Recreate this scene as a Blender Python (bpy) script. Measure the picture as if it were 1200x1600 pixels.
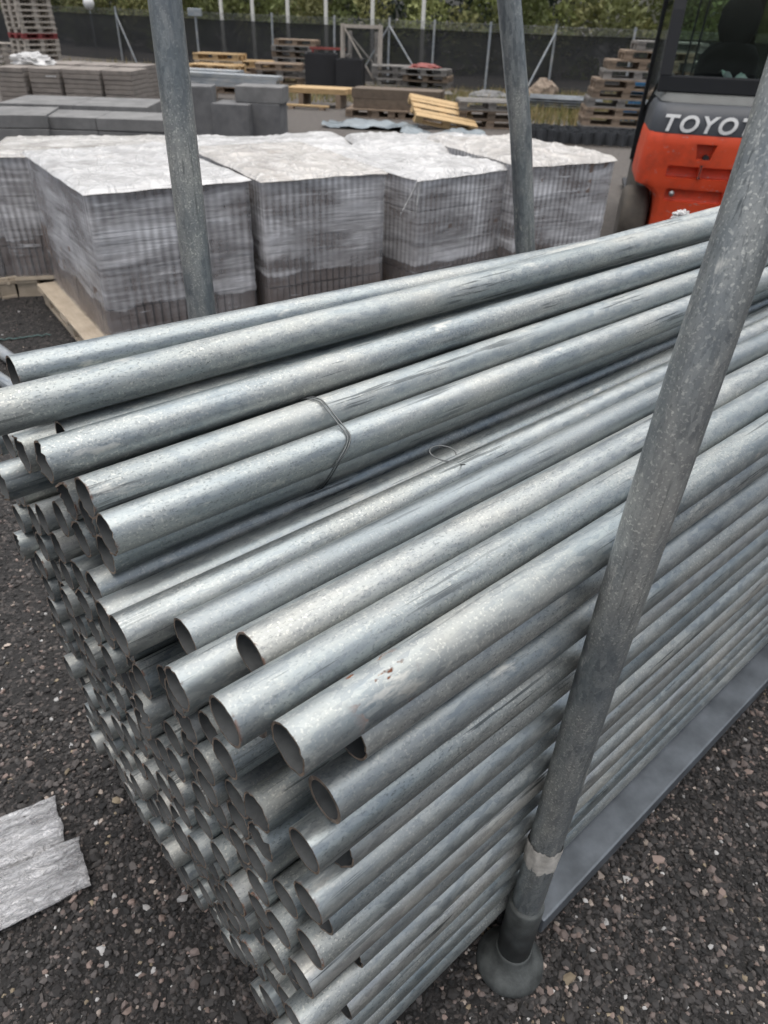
import bpy, bmesh, math, random
import numpy as np
from mathutils import Vector, Matrix, noise as mn
random.seed(7); rng = np.random.default_rng(7)
for o in list(bpy.data.objects): bpy.data.objects.remove(o)
scn = bpy.context.scene; COL = scn.collection
R = math.radians

# ------------------------------------------------------------------ camera
F_PX, HC = 1109.0, 1.7                       # focal length in pixels of the 1200x1600 photograph, eye height
dn = np.array([540-600, 2380-800, F_PX], float); dn /= np.linalg.norm(dn)
fw = np.array([0, 0, 1.])-dn*dn[2]; fw /= np.linalg.norm(fw)
rt = np.cross(dn, fw); rt = rt if rt[0] > 0 else -rt
RM = np.array([rt, fw, -dn])                 # world = RM @ camera(x right, y down, z forward)
cam = bpy.data.cameras.new('camera'); cam_o = bpy.data.objects.new('camera', cam); COL.objects.link(cam_o)
cam.sensor_fit = 'VERTICAL'; cam.sensor_height = 32.0; cam.lens = 32.0*F_PX/1600
cam.clip_start = .02; cam.clip_end = 600
M = Matrix(((RM[0][0], -RM[0][1], -RM[0][2], 0), (RM[1][0], -RM[1][1], -RM[1][2], 0), (RM[2][0], -RM[2][1], -RM[2][2], HC), (0, 0, 0, 1)))
cam_o.matrix_world = M
cam.dof.use_dof = True; cam.dof.focus_distance = 1.0; cam.dof.aperture_fstop = cam.lens/3.4
scn.camera = cam_o
# ------------------------------------------------------------------ overcast daylight
w = bpy.data.worlds.new('World'); scn.world = w; w.use_nodes = True
nt = w.node_tree; bg = nt.nodes['Background']
sky = nt.nodes.new('ShaderNodeTexSky'); sky.sky_type = 'NISHITA'; sky.sun_disc = False
sky.sun_elevation = R(72); sky.sun_rotation = R(200); sky.dust_density = 4.0; sky.air_density = 1.0; sky.ozone_density = 1.0
hs = nt.nodes.new('ShaderNodeHueSaturation'); hs.inputs['Saturation'].default_value = .5
nt.links.new(sky.outputs[0], hs.inputs['Color']); nt.links.new(hs.outputs[0], bg.inputs[0])
bg.inputs[1].default_value = .085
sun = bpy.data.lights.new('sun', 'SUN'); sun.energy = 1.5; sun.angle = R(80); sun.color = (1, .968, .925)
so = bpy.data.objects.new('sun', sun); COL.objects.link(so)
so.rotation_euler = (R(18), 0, R(160))
scn.view_settings.view_transform = 'Standard'; scn.view_settings.look = 'None'
scn.view_settings.exposure = 0.93; scn.view_settings.gamma = 1.0
scn.render.engine = 'CYCLES'
cy = scn.cycles; cy.max_bounces = 6; cy.diffuse_bounces = 3; cy.glossy_bounces = 3; cy.transparent_max_bounces = 10; cy.transmission_bounces = 2; cy.caustics_reflective = False; cy.caustics_refractive = False; cy.use_adaptive_sampling = True; cy.adaptive_threshold = .02

# ------------------------------------------------------------------ helpers
def ray(px, py): return RM @ np.array([px-600, py-800, F_PX])
def G(px, py, z=0.):
    d = ray(px, py); return Vector(np.array([0, 0, HC])+d*(z-HC)/d[2])
def at(px, py, Y):
    d = ray(px, py); return Vector(np.array([0, 0, HC])+d*Y/d[1])
A = np.array([.738, .674, 0.]); A /= np.linalg.norm(A); N = np.array([-A[1], A[0], 0.])
FOOT = np.array([.304, .708, 0.])
def S(u, v, z): return Vector(FOOT+A*u+N*v+np.array([0, 0, z]))     # along the pipes, across the pile, up
SA = math.atan2(A[1], A[0])

class MB:
    def __init__(s): s.v = []; s.f = []; s.sm = []
    def add(s, vs, fs, smooth=False):
        b = len(s.v); s.v += [tuple(x) for x in vs]; s.f += [tuple(i+b for i in f) for f in fs]; s.sm += [smooth]*len(fs)
    def box(s, c, d, rz=0, rx=0, ry=0, bev=0.0, j=0.0):
        d = Vector(d)/2; m = Matrix.Rotation(rz, 3, 'Z') @ Matrix.Rotation(ry, 3, 'Y') @ Matrix.Rotation(rx, 3, 'X')
        if bev <= 0:
            vs = [Vector((x*d.x, y*d.y, z*d.z)) for z in (-1, 1) for y in (-1, 1) for x in (-1, 1)]
            fs = [(0, 2, 3, 1), (4, 5, 7, 6), (0, 1, 5, 4), (2, 6, 7, 3), (0, 4, 6, 2), (1, 3, 7, 5)]
        else:
            bm = bmesh.new(); bmesh.ops.create_cube(bm, size=1)
            for q in bm.verts: q.co = Vector((q.co.x*2*d.x, q.co.y*2*d.y, q.co.z*2*d.z))
            bmesh.ops.bevel(bm, geom=bm.edges[:], offset=bev, segments=2, affect='EDGES', profile=.6)
            bm.verts.index_update(); vs = [q.co.copy() for q in bm.verts]; fs = [[q.index for q in f.verts] for f in bm.faces]; bm.free()
        if j: vs = [q+Vector((random.uniform(-j, j) for _ in range(3))) for q in vs]
        s.add([m @ q+Vector(c) for q in vs], fs); return s
    def tube(s, path, r, n=12, cap=True, smooth=True):
        path = [Vector(p) for p in path]; k = len(path); rs = r if hasattr(r, '__len__') else [r]*k
        up = None; rings = []
        for i, p in enumerate(path):
            t = (path[min(i+1, k-1)]-path[max(i-1, 0)]).normalized()
            if up is None: up = t.orthogonal().normalized()
            up = (up-t*up.dot(t)).normalized(); b = t.cross(up)
            rings.append([p+(up*math.cos(2*math.pi*q/n)+b*math.sin(2*math.pi*q/n))*rs[i] for q in range(n)])
        s.loft(rings, cap, smooth); return s
    def loft(s, rings, cap=True, smooth=True, flip=False):
        n = len(rings[0]); vs = [p for r_ in rings for p in r_]
        fs = [(i*n+q, i*n+(q+1) % n, (i+1)*n+(q+1) % n, (i+1)*n+q) for i in range(len(rings)-1) for q in range(n)]
        if flip: fs = [f[::-1] for f in fs]
        s.add(vs, fs, smooth)
        if cap:
            c0, c1 = tuple(range(n-1, -1, -1)), tuple(range(n))
            if flip: c0, c1 = c0[::-1], c1[::-1]
            s.add(rings[0], [c0]); s.add(rings[-1], [c1])
        return s
    def lathe(s, prof, n=24, c=(0, 0, 0), axis='Z', smooth=True):
        rings = []
        for r_, h in prof:
            ring = []
            for q in range(n):
                a_ = 2*math.pi*q/n; x, y, z = r_*math.cos(a_), r_*math.sin(a_), h
                if axis == 'X': x, y, z = h, r_*math.cos(a_), r_*math.sin(a_)
                ring.append(Vector((x+c[0], y+c[1], z+c[2])))
            rings.append(ring)
        s.loft(rings, True, smooth); return s
    def mesh(s, name):
        me = bpy.data.meshes.new(name); me.from_pydata(s.v, [], s.f); me.polygons.foreach_set('use_smooth', s.sm); me.update(); return me
    def build(s, name, mat, parent=None): return mk(name, s.mesh(name), mat, parent)

def mk(name, me, mat, parent=None):
    if mat is not None and not me.materials: me.materials.append(mat)
    o = bpy.data.objects.new(name, me); COL.objects.link(o); o.parent = parent; return o
def empty(name, loc=(0, 0, 0), rz=0):
    o = bpy.data.objects.new(name, None); COL.objects.link(o); o.location = loc; o.rotation_euler = (0, 0, rz); o.empty_display_size = .1; return o
ORD = ['lowest', 'second', 'third', 'fourth', 'fifth', 'sixth', 'seventh', 'eighth', 'ninth', 'tenth', 'eleventh', 'twelfth', 'thirteenth', 'fourteenth', 'fifteenth']
def tag(o, label, cat, group=None):
    o['label'] = label; o['category'] = cat
    if group: o['group'] = group
    return o
def kind(o, k): o['kind'] = k; return o
def fbm(p, s, o=4): return mn.fractal(Vector(p)*s, 1.0, 2.0, o)

# ------------------------------------------------------------------ materials
class NT:
    def __init__(s, name):
        s.m = bpy.data.materials.new(name); s.m.use_nodes = True; s.t = s.m.node_tree; s.b = s.t.nodes['Principled BSDF']; s.o = s.t.nodes['Material Output']
    def n(s, typ, **k):
        q = s.t.nodes.new('ShaderNode'+typ)
        for a, v in k.items(): setattr(q, a, v)
        return q
    def l(s, a, b): s.t.links.new(a, b)
    def put(s, sock, v):
        if hasattr(v, 'is_output') or isinstance(v, bpy.types.NodeSocket): s.l(v, sock)
        else: sock.default_value = v
    def co(s, scale=(1, 1, 1), rnd=True, rot=(0, 0, 0)):
        tc = s.n('TexCoord'); mp = s.n('Mapping'); mp.inputs['Scale'].default_value = scale; mp.inputs['Rotation'].default_value = rot
        s.l(tc.outputs['Object'], mp.inputs[0])
        if not rnd: return mp.outputs[0]
        oi = s.n('ObjectInfo'); mu = s.math('MULTIPLY', oi.outputs['Random'], 97.0); ad = s.n('VectorMath', operation='ADD')
        s.l(mp.outputs[0], ad.inputs[0]); s.l(mu, ad.inputs[1]); return ad.outputs[0]
    def noise(s, co, scale=5, detail=4, rough=.55, dist=0):
        q = s.n('TexNoise'); s.l(co, q.inputs['Vector']); q.inputs['Scale'].default_value = scale; q.inputs['Detail'].default_value = detail
        q.inputs['Roughness'].default_value = rough; q.inputs['Distortion'].default_value = dist; return q.outputs[0]
    def voro(s, co, scale, out='Color', feat='F1'):
        q = s.n('TexVoronoi', feature=feat); s.l(co, q.inputs['Vector']); q.inputs['Scale'].default_value = scale; return q.outputs[out]
    def math(s, op, a, b=0., clamp=False):
        q = s.n('Math', operation=op, use_clamp=clamp); s.put(q.inputs[0], a); s.put(q.inputs[1], b); return q.outputs[0]
    def rng(s, v, a, b, c=0., d=1.):
        q = s.n('MapRange'); s.l(v, q.inputs[0])
        for i, x in enumerate((a, b, c, d)): q.inputs[i+1].default_value = x
        return q.outputs[0]
    def mix(s, f, a, b, mode='MIX'):
        q = s.n('Mix', data_type='RGBA', blend_type=mode); s.put(q.inputs[0], f)
        for sk, v in ((q.inputs[6], a), (q.inputs[7], b)):
            if isinstance(v, tuple): sk.default_value = (*v, 1) if len(v) == 3 else v
            else: s.l(v, sk)
        return q.outputs[2]
    def ramp(s, v, stops):
        q = s.n('ValToRGB'); s.l(v, q.inputs[0]); e = q.color_ramp.elements
        while len(e) < len(stops): e.new(.5)
        for x, (p, c) in zip(e, stops): x.position = p; x.color = (*c, 1)
        return q.outputs[0]
    def bump(s, h, st=.2, dist=.01):
        q = s.n('Bump'); s.l(h, q.inputs['Height']); q.inputs['Strength'].default_value = st; q.inputs['Distance'].default_value = dist
        s.l(q.outputs[0], s.b.inputs['Normal']); return q.outputs[0]
    def set(s, col=None, rough=None, metal=None, **k):
        for nm, v in (('Base Color', col), ('Roughness', rough), ('Metallic', metal), *k.items()):
            if v is None: continue
            if isinstance(v, tuple): s.b.inputs[nm].default_value = (*v, 1)
            else: s.put(s.b.inputs[nm], v)
        return s.m

def plain(name, col, rough=.6, metal=0., var=.25, scale=8, bump=0.):
    t = NT(name); co = t.co(); a_ = t.noise(co, scale, 4, .6)
    c = t.mix(t.rng(a_, .3, .7), tuple(x*(1-var) for x in col), tuple(min(1, x*(1+var)) for x in col))
    if bump: t.bump(t.noise(co, scale*6, 3), bump, .004)
    return t.set(c, t.rng(a_, .3, .7, rough*.85, min(1, rough*1.15)), metal)
def mat_galv(name, tones, metal=.81, spang=.16, specks=1.0, blot=1.0):
    t = NT(name); co = t.co(); cx = t.co((.35, 1, 1)); cs = t.co((.035, 1, 1)); raw = t.co(rnd=False)
    oi = t.n('ObjectInfo')
    base = t.ramp(oi.outputs['Random'], tones)
    sp = t.voro(cx, 150); spv = t.n('RGBToBW'); t.l(sp, spv.inputs[0])
    col = t.mix(t.rng(spv.outputs[0], .2, .8, 0, 1), t.mix(1.0, base, (1-spang, 1-spang, 1-spang*.8), 'MULTIPLY'), t.mix(spang*1.5, base, (.80, .81, .77)))
    stb = t.noise(t.co((.022, 1, 1)), 42, 3, .6)                                       # lengthwise drawing streaks
    col = t.mix(t.rng(stb, .38, .66, .0, .5*blot), col, t.mix(1., base, (.66, .70, .72), 'MULTIPLY'))
    big = t.noise(cx, 11, 5, .6)
    col = t.mix(t.rng(big, .42, .74, 0, .65*blot), col, (.62, .595, .525))             # pale dusty oxide
    patch = t.noise(cx, 5, 3)
    col = t.mix(t.rng(patch, .44, .72, 0, .48*blot), col, (.215, .255, .265))           # duller blue-grey zinc
    gate = t.rng(patch, .40, .58, .25, 1.)
    fine = t.noise(t.co((.55, 1, 1)), 330, 2, .6)
    col = t.mix(t.math('MULTIPLY', t.rng(fine, .54, .70, 0, .68*specks), gate), col, (.13, .145, .145))
    col = t.mix(t.math('MULTIPLY', t.rng(t.noise(co, 260, 1), .58, .70, 0, .7*specks), t.rng(big, .40, .60, .1, 1.)), col, (.72, .72, .66))
    stv = t.noise(cs, 150, 3, .6); g2 = t.rng(t.noise(cx, 8, 2), .52, .62)
    col = t.mix(t.math('MULTIPLY', t.rng(stv, .57, .63, 0, .85), g2), col, (.09, .10, .10))
    scuff = t.math('MULTIPLY', t.rng(t.noise(t.co((.3, 1, 1)), 30, 5, .7), .62, .70), .75*specks)
    col = t.mix(scuff, col, (.70, .69, .63))
    dl = t.n('Attribute', attribute_type='OBJECT', attribute_name='dull')
    col = t.mix(t.math('MULTIPLY', dl.outputs['Fac'], .6), col, (.245, .275, .295))
    # rust: on the cut rim, and in drips where the object asks for it
    sep = t.n('SeparateXYZ'); t.l(raw, sep.inputs[0])
    at_ = t.n('Attribute', attribute_type='OBJECT', attribute_name='rust')
    edge = t.rng(sep.outputs[0], .0005, .004, 1, 0)
    rn = t.noise(co, 55, 4, .65)
    rm = t.math('MULTIPLY', edge, t.rng(rn, .50, .58)); rm = t.math('MULTIPLY', rm, at_.outputs['Fac'], True)
    at2 = t.n('Attribute', attribute_type='OBJECT', attribute_name='rust_spots')
    win = t.math('MULTIPLY', t.rng(sep.outputs[0], .06, .09), t.rng(sep.outputs[0], .16, .13))
    sm = t.math('MULTIPLY', t.math('MULTIPLY', win, t.rng(t.noise(t.co((.6, 1, 1)), 60, 3), .60, .66)), at2.outputs['Fac'], True)
    rust = t.ramp(t.noise(co, 120, 3), [(.3, (.05, .02, .012)), (.58, (.17, .06, .025)), (.78, (.40, .17, .045))])
    rr = t.math('MAXIMUM', rm, sm)
    col = t.mix(rr, col, rust)
    ro = t.math('ADD', t.rng(big, .3, .7, .25, .46), t.math('ADD', t.math('MULTIPLY', spv.outputs[0], .10), t.math('MULTIPLY', t.math('FRACT', t.math('MULTIPLY', oi.outputs['Random'], 7.3)), .16)))
    t.bump(t.math('ADD', t.math('MULTIPLY', spv.outputs[0], .25), fine), .2, .0012)
    return t.set(col, t.mix(rr, ro, (.9, .9, .9)), t.math('MULTIPLY', t.math('SUBTRACT', 1., rr), metal))
GALV = mat_galv('galvanised_zinc', [(0, (.27, .32, .335)), (.3, (.43, .47, .465)), (.6, (.33, .38, .395)), (.8, (.45, .475, .465)), (1, (.55, .56, .535))])
BORE = plain('dirty_shaded_bore', (.095, .10, .10), .8, .2, .35, 30)  # dirty inner zinc, with the shade of the deep bore put into its colour
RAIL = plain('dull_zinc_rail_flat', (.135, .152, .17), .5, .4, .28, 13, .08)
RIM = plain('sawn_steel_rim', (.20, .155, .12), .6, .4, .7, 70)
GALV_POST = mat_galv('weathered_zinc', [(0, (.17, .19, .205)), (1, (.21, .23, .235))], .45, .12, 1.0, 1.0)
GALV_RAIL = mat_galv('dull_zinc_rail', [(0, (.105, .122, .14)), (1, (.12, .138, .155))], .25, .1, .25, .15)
GALV_FAR = mat_galv('grey_blue_steel', [(0, (.30, .34, .38)), (1, (.42, .45, .48))], .5, .1, .4)

def mat_wood(name, c0, c1, dark=(.05, .04, .035)):
    t = NT(name); g = t.co((1.2, 14, 14)); g2 = t.co((2, 2, 2)); oi = t.n('ObjectInfo')
    f = t.noise(g, 6, 5, .6, .4); col = t.mix(t.rng(f, .3, .7), c0, c1)
    col = t.mix(t.rng(t.noise(g, 22, 3), .58, .75, 0, .6), col, dark)
    col = t.mix(t.rng(t.noise(g2, 5, 4), .45, .75, 0, .5), col, dark)
    col = t.mix(t.math('MULTIPLY', oi.outputs['Random'], .35), col, tuple(x*.55 for x in c0))
    t.bump(f, .3, .004)
    return t.set(col, .8, 0)
WOOD_NEW = mat_wood('new_pine', (.50, .34, .165), (.60, .43, .235), (.32, .21, .10))
WOOD_PALE = mat_wood('pale_pallet_wood', (.52, .43, .32), (.62, .53, .41), (.28, .22, .16))
WOOD_OLD = mat_wood('weathered_wood', (.25, .185, .13), (.38, .29, .21), (.07, .055, .042))
WOOD_GREY = mat_wood('grey_wood', (.20, .19, .175), (.33, .31, .285), (.07, .065, .06))
WOOD_BROWN = mat_wood('brown_timber', (.13, .098, .07), (.20, .155, .115), (.045, .036, .03))
WOOD_RED = mat_wood('red_painted_wood', (.30, .05, .055), (.36, .09, .085), (.12, .03, .03))
WOOD_LIGHT = mat_wood('bleached_wood', (.42, .38, .33), (.54, .49, .43), (.2, .18, .15))

def mat_conc(name, c0, c1, scale=6, rough=.9, stain=(.08, .08, .08)):
    t = NT(name); co = t.co(); a_ = t.noise(co, scale, 5, .6); f = t.noise(co, scale*25, 3, .6)
    col = t.mix(t.rng(a_, .3, .7), c0, c1); col = t.mix(t.rng(f, .55, .8, 0, .35), col, stain)
    col = t.mix(t.rng(t.noise(co, scale*.6, 3), .55, .72, 0, .35), col, stain)
    t.bump(f, .35, .004); return t.set(col, rough, 0)
PAVER = mat_conc('brown_paver', (.165, .118, .098), (.25, .19, .16))
PAVER_GREY = mat_conc('warm_grey_paver', (.20, .175, .155), (.29, .26, .23))
CONC = mat_conc('grey_concrete', (.115, .117, .12), (.19, .19, .19), 4)
CONC_LT = mat_conc('pale_concrete', (.14, .14, .138), (.23, .228, .222), 5, .9, (.07, .07, .068))
STONE = mat_conc('boulder_stone', (.20, .15, .11), (.32, .26, .20), 5)

BLACK = plain('black_plastic', (.018, .018, .02), .5)
BLACK_SHEET = plain('black_sheet', (.014, .014, .016), .55, 0, .3, 3)
RUBBER = plain('dusty_rubber', (.095, .083, .068), .85, 0, .3, 10, .2)
RUBBER_DK = plain('dark_rubber', (.016, .016, .017), .8)
GREYPL = plain('dark_grey_panel', (.062, .067, .075), .55, 0, .15, 5)
HOOD = plain('hood_grey', (.12, .125, .12), .6, 0, .2, 6)
SLEEVE = plain('foot_sleeve_paint', (.075, .082, .08), .65, .1, .45, 26, .3)
WHITE = plain('white_paint', (.75, .75, .73), .5, 0, .06)
LETTER = plain('white_lettering', (.78, .78, .76), .45, 0, .04)
POLEW = plain('white_pole', (.80, .79, .72), .5, 0, .05)
BLUE = plain('blue_plastic', (.04, .17, .34), .5)
REDTARP = plain('red_tarp', (.25, .06, .05), .6)
STEEL = plain('bright_steel', (.45, .46, .45), .4, .8)
WIRE = plain('tie_wire', (.16, .17, .17), .45, .7)
SEATC = plain('seat_cover', (.012, .012, .014), .8)
VEST = plain('pale_green_cloth', (.45, .60, .54), .8)
PAPER = plain('paper', (.68, .72, .71), .7, 0, .08)
HOUSEW = plain('house_wall', (.72, .71, .68), .8, 0, .05)
ROOFM = plain('house_roof', (.09, .075, .07), .8)
PANE = plain('window_pane', (.03, .035, .04), .2)

def mat_red():
    t = NT('orange_red_paint'); co = t.co(); a_ = t.noise(co, 3, 4)
    col = t.mix(t.rng(a_, .3, .7), (.70, .07, .022), (.78, .092, .03))
    sc = t.noise(t.co((1, 1, 2.2)), 16, 5, .65); fine = t.noise(co, 60, 3)
    m_ = t.math('MULTIPLY', t.rng(sc, .61, .66), t.rng(fine, .42, .55))
    col = t.mix(t.math('MULTIPLY', m_, .75), col, (.42, .34, .32))
    col = t.mix(t.rng(t.noise(co, 7, 5), .52, .75, 0, .45), col, (.22, .045, .03))
    return t.set(col, t.rng(a_, .3, .7, .38, .52), 0)
RED = mat_red()
def mat_glass():
    t = NT('cab_glass'); tr = t.n('BsdfTransparent'); tr.inputs[0].default_value = (.84, .90, .87, 1)
    gl = t.n('BsdfGlossy'); gl.inputs['Roughness'].default_value = .04; fr = t.n('Fresnel'); fr.inputs[0].default_value = 1.5
    mx = t.n('MixShader'); t.l(t.math('MULTIPLY', fr.outputs[0], .8), mx.inputs[0]); t.l(tr.outputs[0], mx.inputs[1]); t.l(gl.outputs[0], mx.inputs[2])
    t.l(mx.outputs[0], t.o.inputs[0]); return t.m
GLASS = mat_glass()
def mat_film(name, dens, clear_below=None, tint=(.80, .80, .815)):
    # stretch film: clouded where more layers lie over each other, glossy, with pulled ridges
    t = NT(name); raw = t.co(rnd=False)
    d1 = t.noise(t.co((1.0, 1.0, 3.2), rot=(R(9), R(6), 0)), 2.6, 4, .6, .6)
    d2 = t.noise(t.co((.6, .6, 20), rot=(R(-12), R(16), 0)), 2.6, 4, .6, .6)
    d3 = t.noise(t.co((.6, .6, 14), rot=(R(28), R(-24), 0)), 2.4, 4, .6, .4)
    cl = t.noise(t.co((1.0, 1.0, 1.6)), 2.4, 3, .6); spot = t.noise(t.co(), 3.0, 3)
    v = t.math('ADD', t.math('MULTIPLY', d1, .55), t.math('ADD', t.math('MULTIPLY', d3, .4), t.math('MULTIPLY', cl, 1.0)))
    f = t.rng(v, .76, 1.18, dens*.35, min(1., dens*1.1))
    sep = t.n('SeparateXYZ'); t.l(raw, sep.inputs[0])
    ribs = t.math('SINE', t.math('MULTIPLY', t.math('ADD', sep.outputs[0], sep.outputs[1]), 151.6))        # film clings to the upright blocks
    f = t.math('MULTIPLY', f, t.rng(t.math('MULTIPLY', ribs, t.rng(spot, .36, .62, .05, .95)), -1., 1., .66, 1.34), True)
    if clear_below is not None:
        zz = t.math('ADD', sep.outputs[2], t.math('MULTIPLY', t.math('SUBTRACT', cl, .5), .16))
        f = t.math('MULTIPLY', f, t.rng(zz, clear_below-.008, clear_below+.008, .34, 1.))
    lines = t.math('MULTIPLY', t.rng(d2, .60, .66, 0, .8), t.rng(spot, .52, .62))
    lin2 = t.math('MULTIPLY', t.rng(d3, .62, .67, 0, .85), t.rng(spot, .46, .36))
    ln = t.math('MAXIMUM', lines, lin2)
    col = t.mix(t.rng(d1, .36, .66), tuple(x*.72 for x in tint), tuple(min(1, x*1.15) for x in tint))
    col = t.mix(ln, col, (.88, .88, .89)); f = t.math('MAXIMUM', f, t.math('MULTIPLY', ln, .85))  # thin white gloss highlights painted into the film colour
    tr = t.n('BsdfTransparent'); mx = t.n('MixShader')
    t.set(col, .22, 0); t.bump(t.math('ADD', d1, t.math('ADD', d2, d3)), .5, .010)
    gl = t.n('BsdfGlossy'); gl.inputs['Roughness'].default_value = .16; gl.inputs[0].default_value = (.9, .9, .92, 1); t.l(t.b.inputs['Normal'].links[0].from_socket, gl.inputs['Normal'])
    lw = t.n('LayerWeight'); lw.inputs[0].default_value = .35; m0 = t.n('MixShader'); t.l(t.math('MULTIPLY', lw.outputs['Fresnel'], .45), m0.inputs[0]); t.l(tr.outputs[0], m0.inputs[1]); t.l(gl.outputs[0], m0.inputs[2])
    t.l(f, mx.inputs[0]); t.l(m0.outputs[0], mx.inputs[1]); t.l(t.b.outputs[0], mx.inputs[2]); t.l(mx.outputs[0], t.o.inputs[0]); return t.m
FILM = mat_film('stretch_film', .70, .40)
FILM_L = mat_film('stretch_film_thick', .74, .34)
def mat_sheet(name, c0, dirt, amount, alpha=.9):
    t = NT(name); co = t.co(); a_ = t.noise(co, 4, 5, .6)
    n1 = t.noise(t.co((1, 2.0, 1), rot=(0, 0, R(25))), 3.2, 3, .5, .9); n2 = t.noise(t.co((2.0, 1, 1), rot=(0, 0, R(-20))), 5.5, 3, .5, .7)
    r1 = t.math('POWER', t.math('SUBTRACT', 1., t.math('MULTIPLY', t.math('ABSOLUTE', t.math('SUBTRACT', n1, .5)), 4.), True), 7.)
    r2 = t.math('POWER', t.math('SUBTRACT', 1., t.math('MULTIPLY', t.math('ABSOLUTE', t.math('SUBTRACT', n2, .5)), 4.), True), 8.)
    col = t.mix(t.rng(a_, .3, .7), tuple(x*.88 for x in c0), c0)
    col = t.mix(t.rng(t.noise(co, 3.2, 5, .65), .64-amount*.25, .78, 0, .8), col, dirt)
    col = t.mix(t.math('MULTIPLY', r1, .35), col, (.80, .80, .79))
    col = t.mix(t.math('MULTIPLY', t.rng(t.noise(co, 34, 3, .7), .64, .70, 0, min(1, amount*1.4)), t.rng(a_, .48, .6)), col, (.09, .075, .05))
    t.bump(t.math('ADD', r1, t.math('MULTIPLY', r2, .5)), .6, .014); t.set(col, .22, 0)
    tl = t.n('BsdfTranslucent'); tl.inputs[0].default_value = (*c0, 1); m1 = t.n('MixShader'); m1.inputs[0].default_value = .15
    t.l(t.b.outputs[0], m1.inputs[1]); t.l(tl.outputs[0], m1.inputs[2])
    tr = t.n('BsdfTransparent'); m2 = t.n('MixShader'); t.l(t.rng(t.math('ADD', a_, t.math('MULTIPLY', r1, .3)), .34, .62, alpha-.14, min(.98, alpha+.08)), m2.inputs[0])
    t.l(tr.outputs[0], m2.inputs[1]); t.l(m1.outputs[0], m2.inputs[2]); t.l(m2.outputs[0], t.o.inputs[0]); return t.m
SHEETS = [mat_sheet('white_cover_sheet', (.74, .735, .72), (.50, .46, .41), .12), mat_sheet('dirty_cover_sheet', (.68, .66, .62), (.40, .35, .28), .42),
          mat_sheet('tan_stained_sheet', (.70, .67, .625), (.46, .385, .315), .34)]
def mat_folded():
    t = NT('folded_film'); st = t.noise(t.co((2.0, 30, 30)), 5, 4, .6, .3); bl = t.noise(t.co((1, 1.6, 1)), 9, 4, .6)
    n1 = t.noise(t.co((1, 2.5, 1), rot=(0, 0, R(30))), 22, 4, .6, 1.); r1 = t.math('POWER', t.math('SUBTRACT', 1., t.math('MULTIPLY', t.math('ABSOLUTE', t.math('SUBTRACT', n1, .5)), 5.), True), 3.)
    v = t.math('ADD', t.math('MULTIPLY', st, .45), t.math('ADD', t.math('MULTIPLY', bl, .7), t.math('MULTIPLY', r1, .25)))
    col = t.ramp(v, [(.45, (.50, .50, .51)), (.62, (.68, .68, .69)), (.85, (.84, .84, .85))])
    t.set(col, .2, 0); t.bump(t.math('ADD', r1, st), 1., .006)
    tr = t.n('BsdfTransparent'); mx = t.n('MixShader'); t.l(t.rng(v, .48, .76, .25, .9), mx.inputs[0]); t.l(tr.outputs[0], mx.inputs[1]); t.l(t.b.outputs[0], mx.inputs[2]); t.l(mx.outputs[0], t.o.inputs[0]); return t.m
FOLDED = mat_folded()
def mat_tape():
    t = NT('torn_paper_tape'); co = t.co(); a_ = t.noise(co, 45, 5, .6)
    return t.set(t.mix(t.rng(a_, .35, .7), (.42, .40, .36), (.70, .67, .61)), .6, 0)
TAPE = mat_tape()
def mat_screen():
    t = NT('black_windbreak_net'); co = t.co(); a_ = t.noise(t.co((.4, .4, 1.5)), 1.2, 4)
    t.set(t.mix(t.rng(a_, .3, .7), (.014, .015, .017), (.026, .028, .031)), .8, 0)
    tr = t.n('BsdfTransparent'); mx = t.n('MixShader'); mx.inputs[0].default_value = .88
    t.l(tr.outputs[0], mx.inputs[1]); t.l(t.b.outputs[0], mx.inputs[2]); t.l(mx.outputs[0], t.o.inputs[0]); return t.m
SCREEN = mat_screen()
def mat_attr(name, rough=.85, transl=0.):
    t = NT(name); a_ = t.n('Attribute', attribute_name='tint'); t.set(a_.outputs['Color'], rough, 0)
    if transl:
        tl = t.n('BsdfTranslucent'); t.l(a_.outputs['Color'], tl.inputs[0]); m1 = t.n('MixShader'); m1.inputs[0].default_value = transl
        t.l(t.b.outputs[0], m1.inputs[1]); t.l(tl.outputs[0], m1.inputs[2]); t.l(m1.outputs[0], t.o.inputs[0])
    return t.m
STONES = mat_attr('gravel_stones'); LEAF = mat_attr('leaves', .7, .3)
def mat_ground():
    t = NT('dark_gravel_ground'); tc = t.n('TexCoord'); co = tc.outputs['Object']
    vo = t.voro(co, 95); bw = t.n('RGBToBW'); t.l(vo, bw.inputs[0]); vd = t.voro(co, 95, 'Distance')
    v2 = t.voro(co, 42); bw2 = t.n('RGBToBW'); t.l(v2, bw2.inputs[0])
    col = t.mix(t.rng(bw.outputs[0], .2, .8), (.014, .0135, .013), (.034, .032, .031))
    col = t.mix(t.rng(bw.outputs[0], .76, .82, 0, .5), col, (.13, .11, .10))
    col = t.mix(t.rng(bw2.outputs[0], .82, .86, 0, .25), col, (.15, .13, .12))
    big = t.noise(co, .35, 4); fine = t.noise(co, 130, 3)
    col = t.mix(t.rng(big, .45, .72, 0, .25), col, (.07, .063, .057))
    sep = t.n('SeparateXYZ'); t.l(co, sep.inputs[0])
    far = t.rng(t.math('ADD', sep.outputs[1], t.math('MULTIPLY', big, 3.)), 6., 10., 0, .75)
    col = t.mix(far, col, t.mix(t.rng(t.noise(co, 14, 5, .7), .3, .7), (.085, .076, .068), (.17, .152, .135)))   # paler trodden gravel of the yard
    t.bump(t.math('ADD', t.math('MULTIPLY', vd, -1.), fine), .8, .006); return t.set(col, .9, 0)
GROUND = mat_ground()

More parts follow.
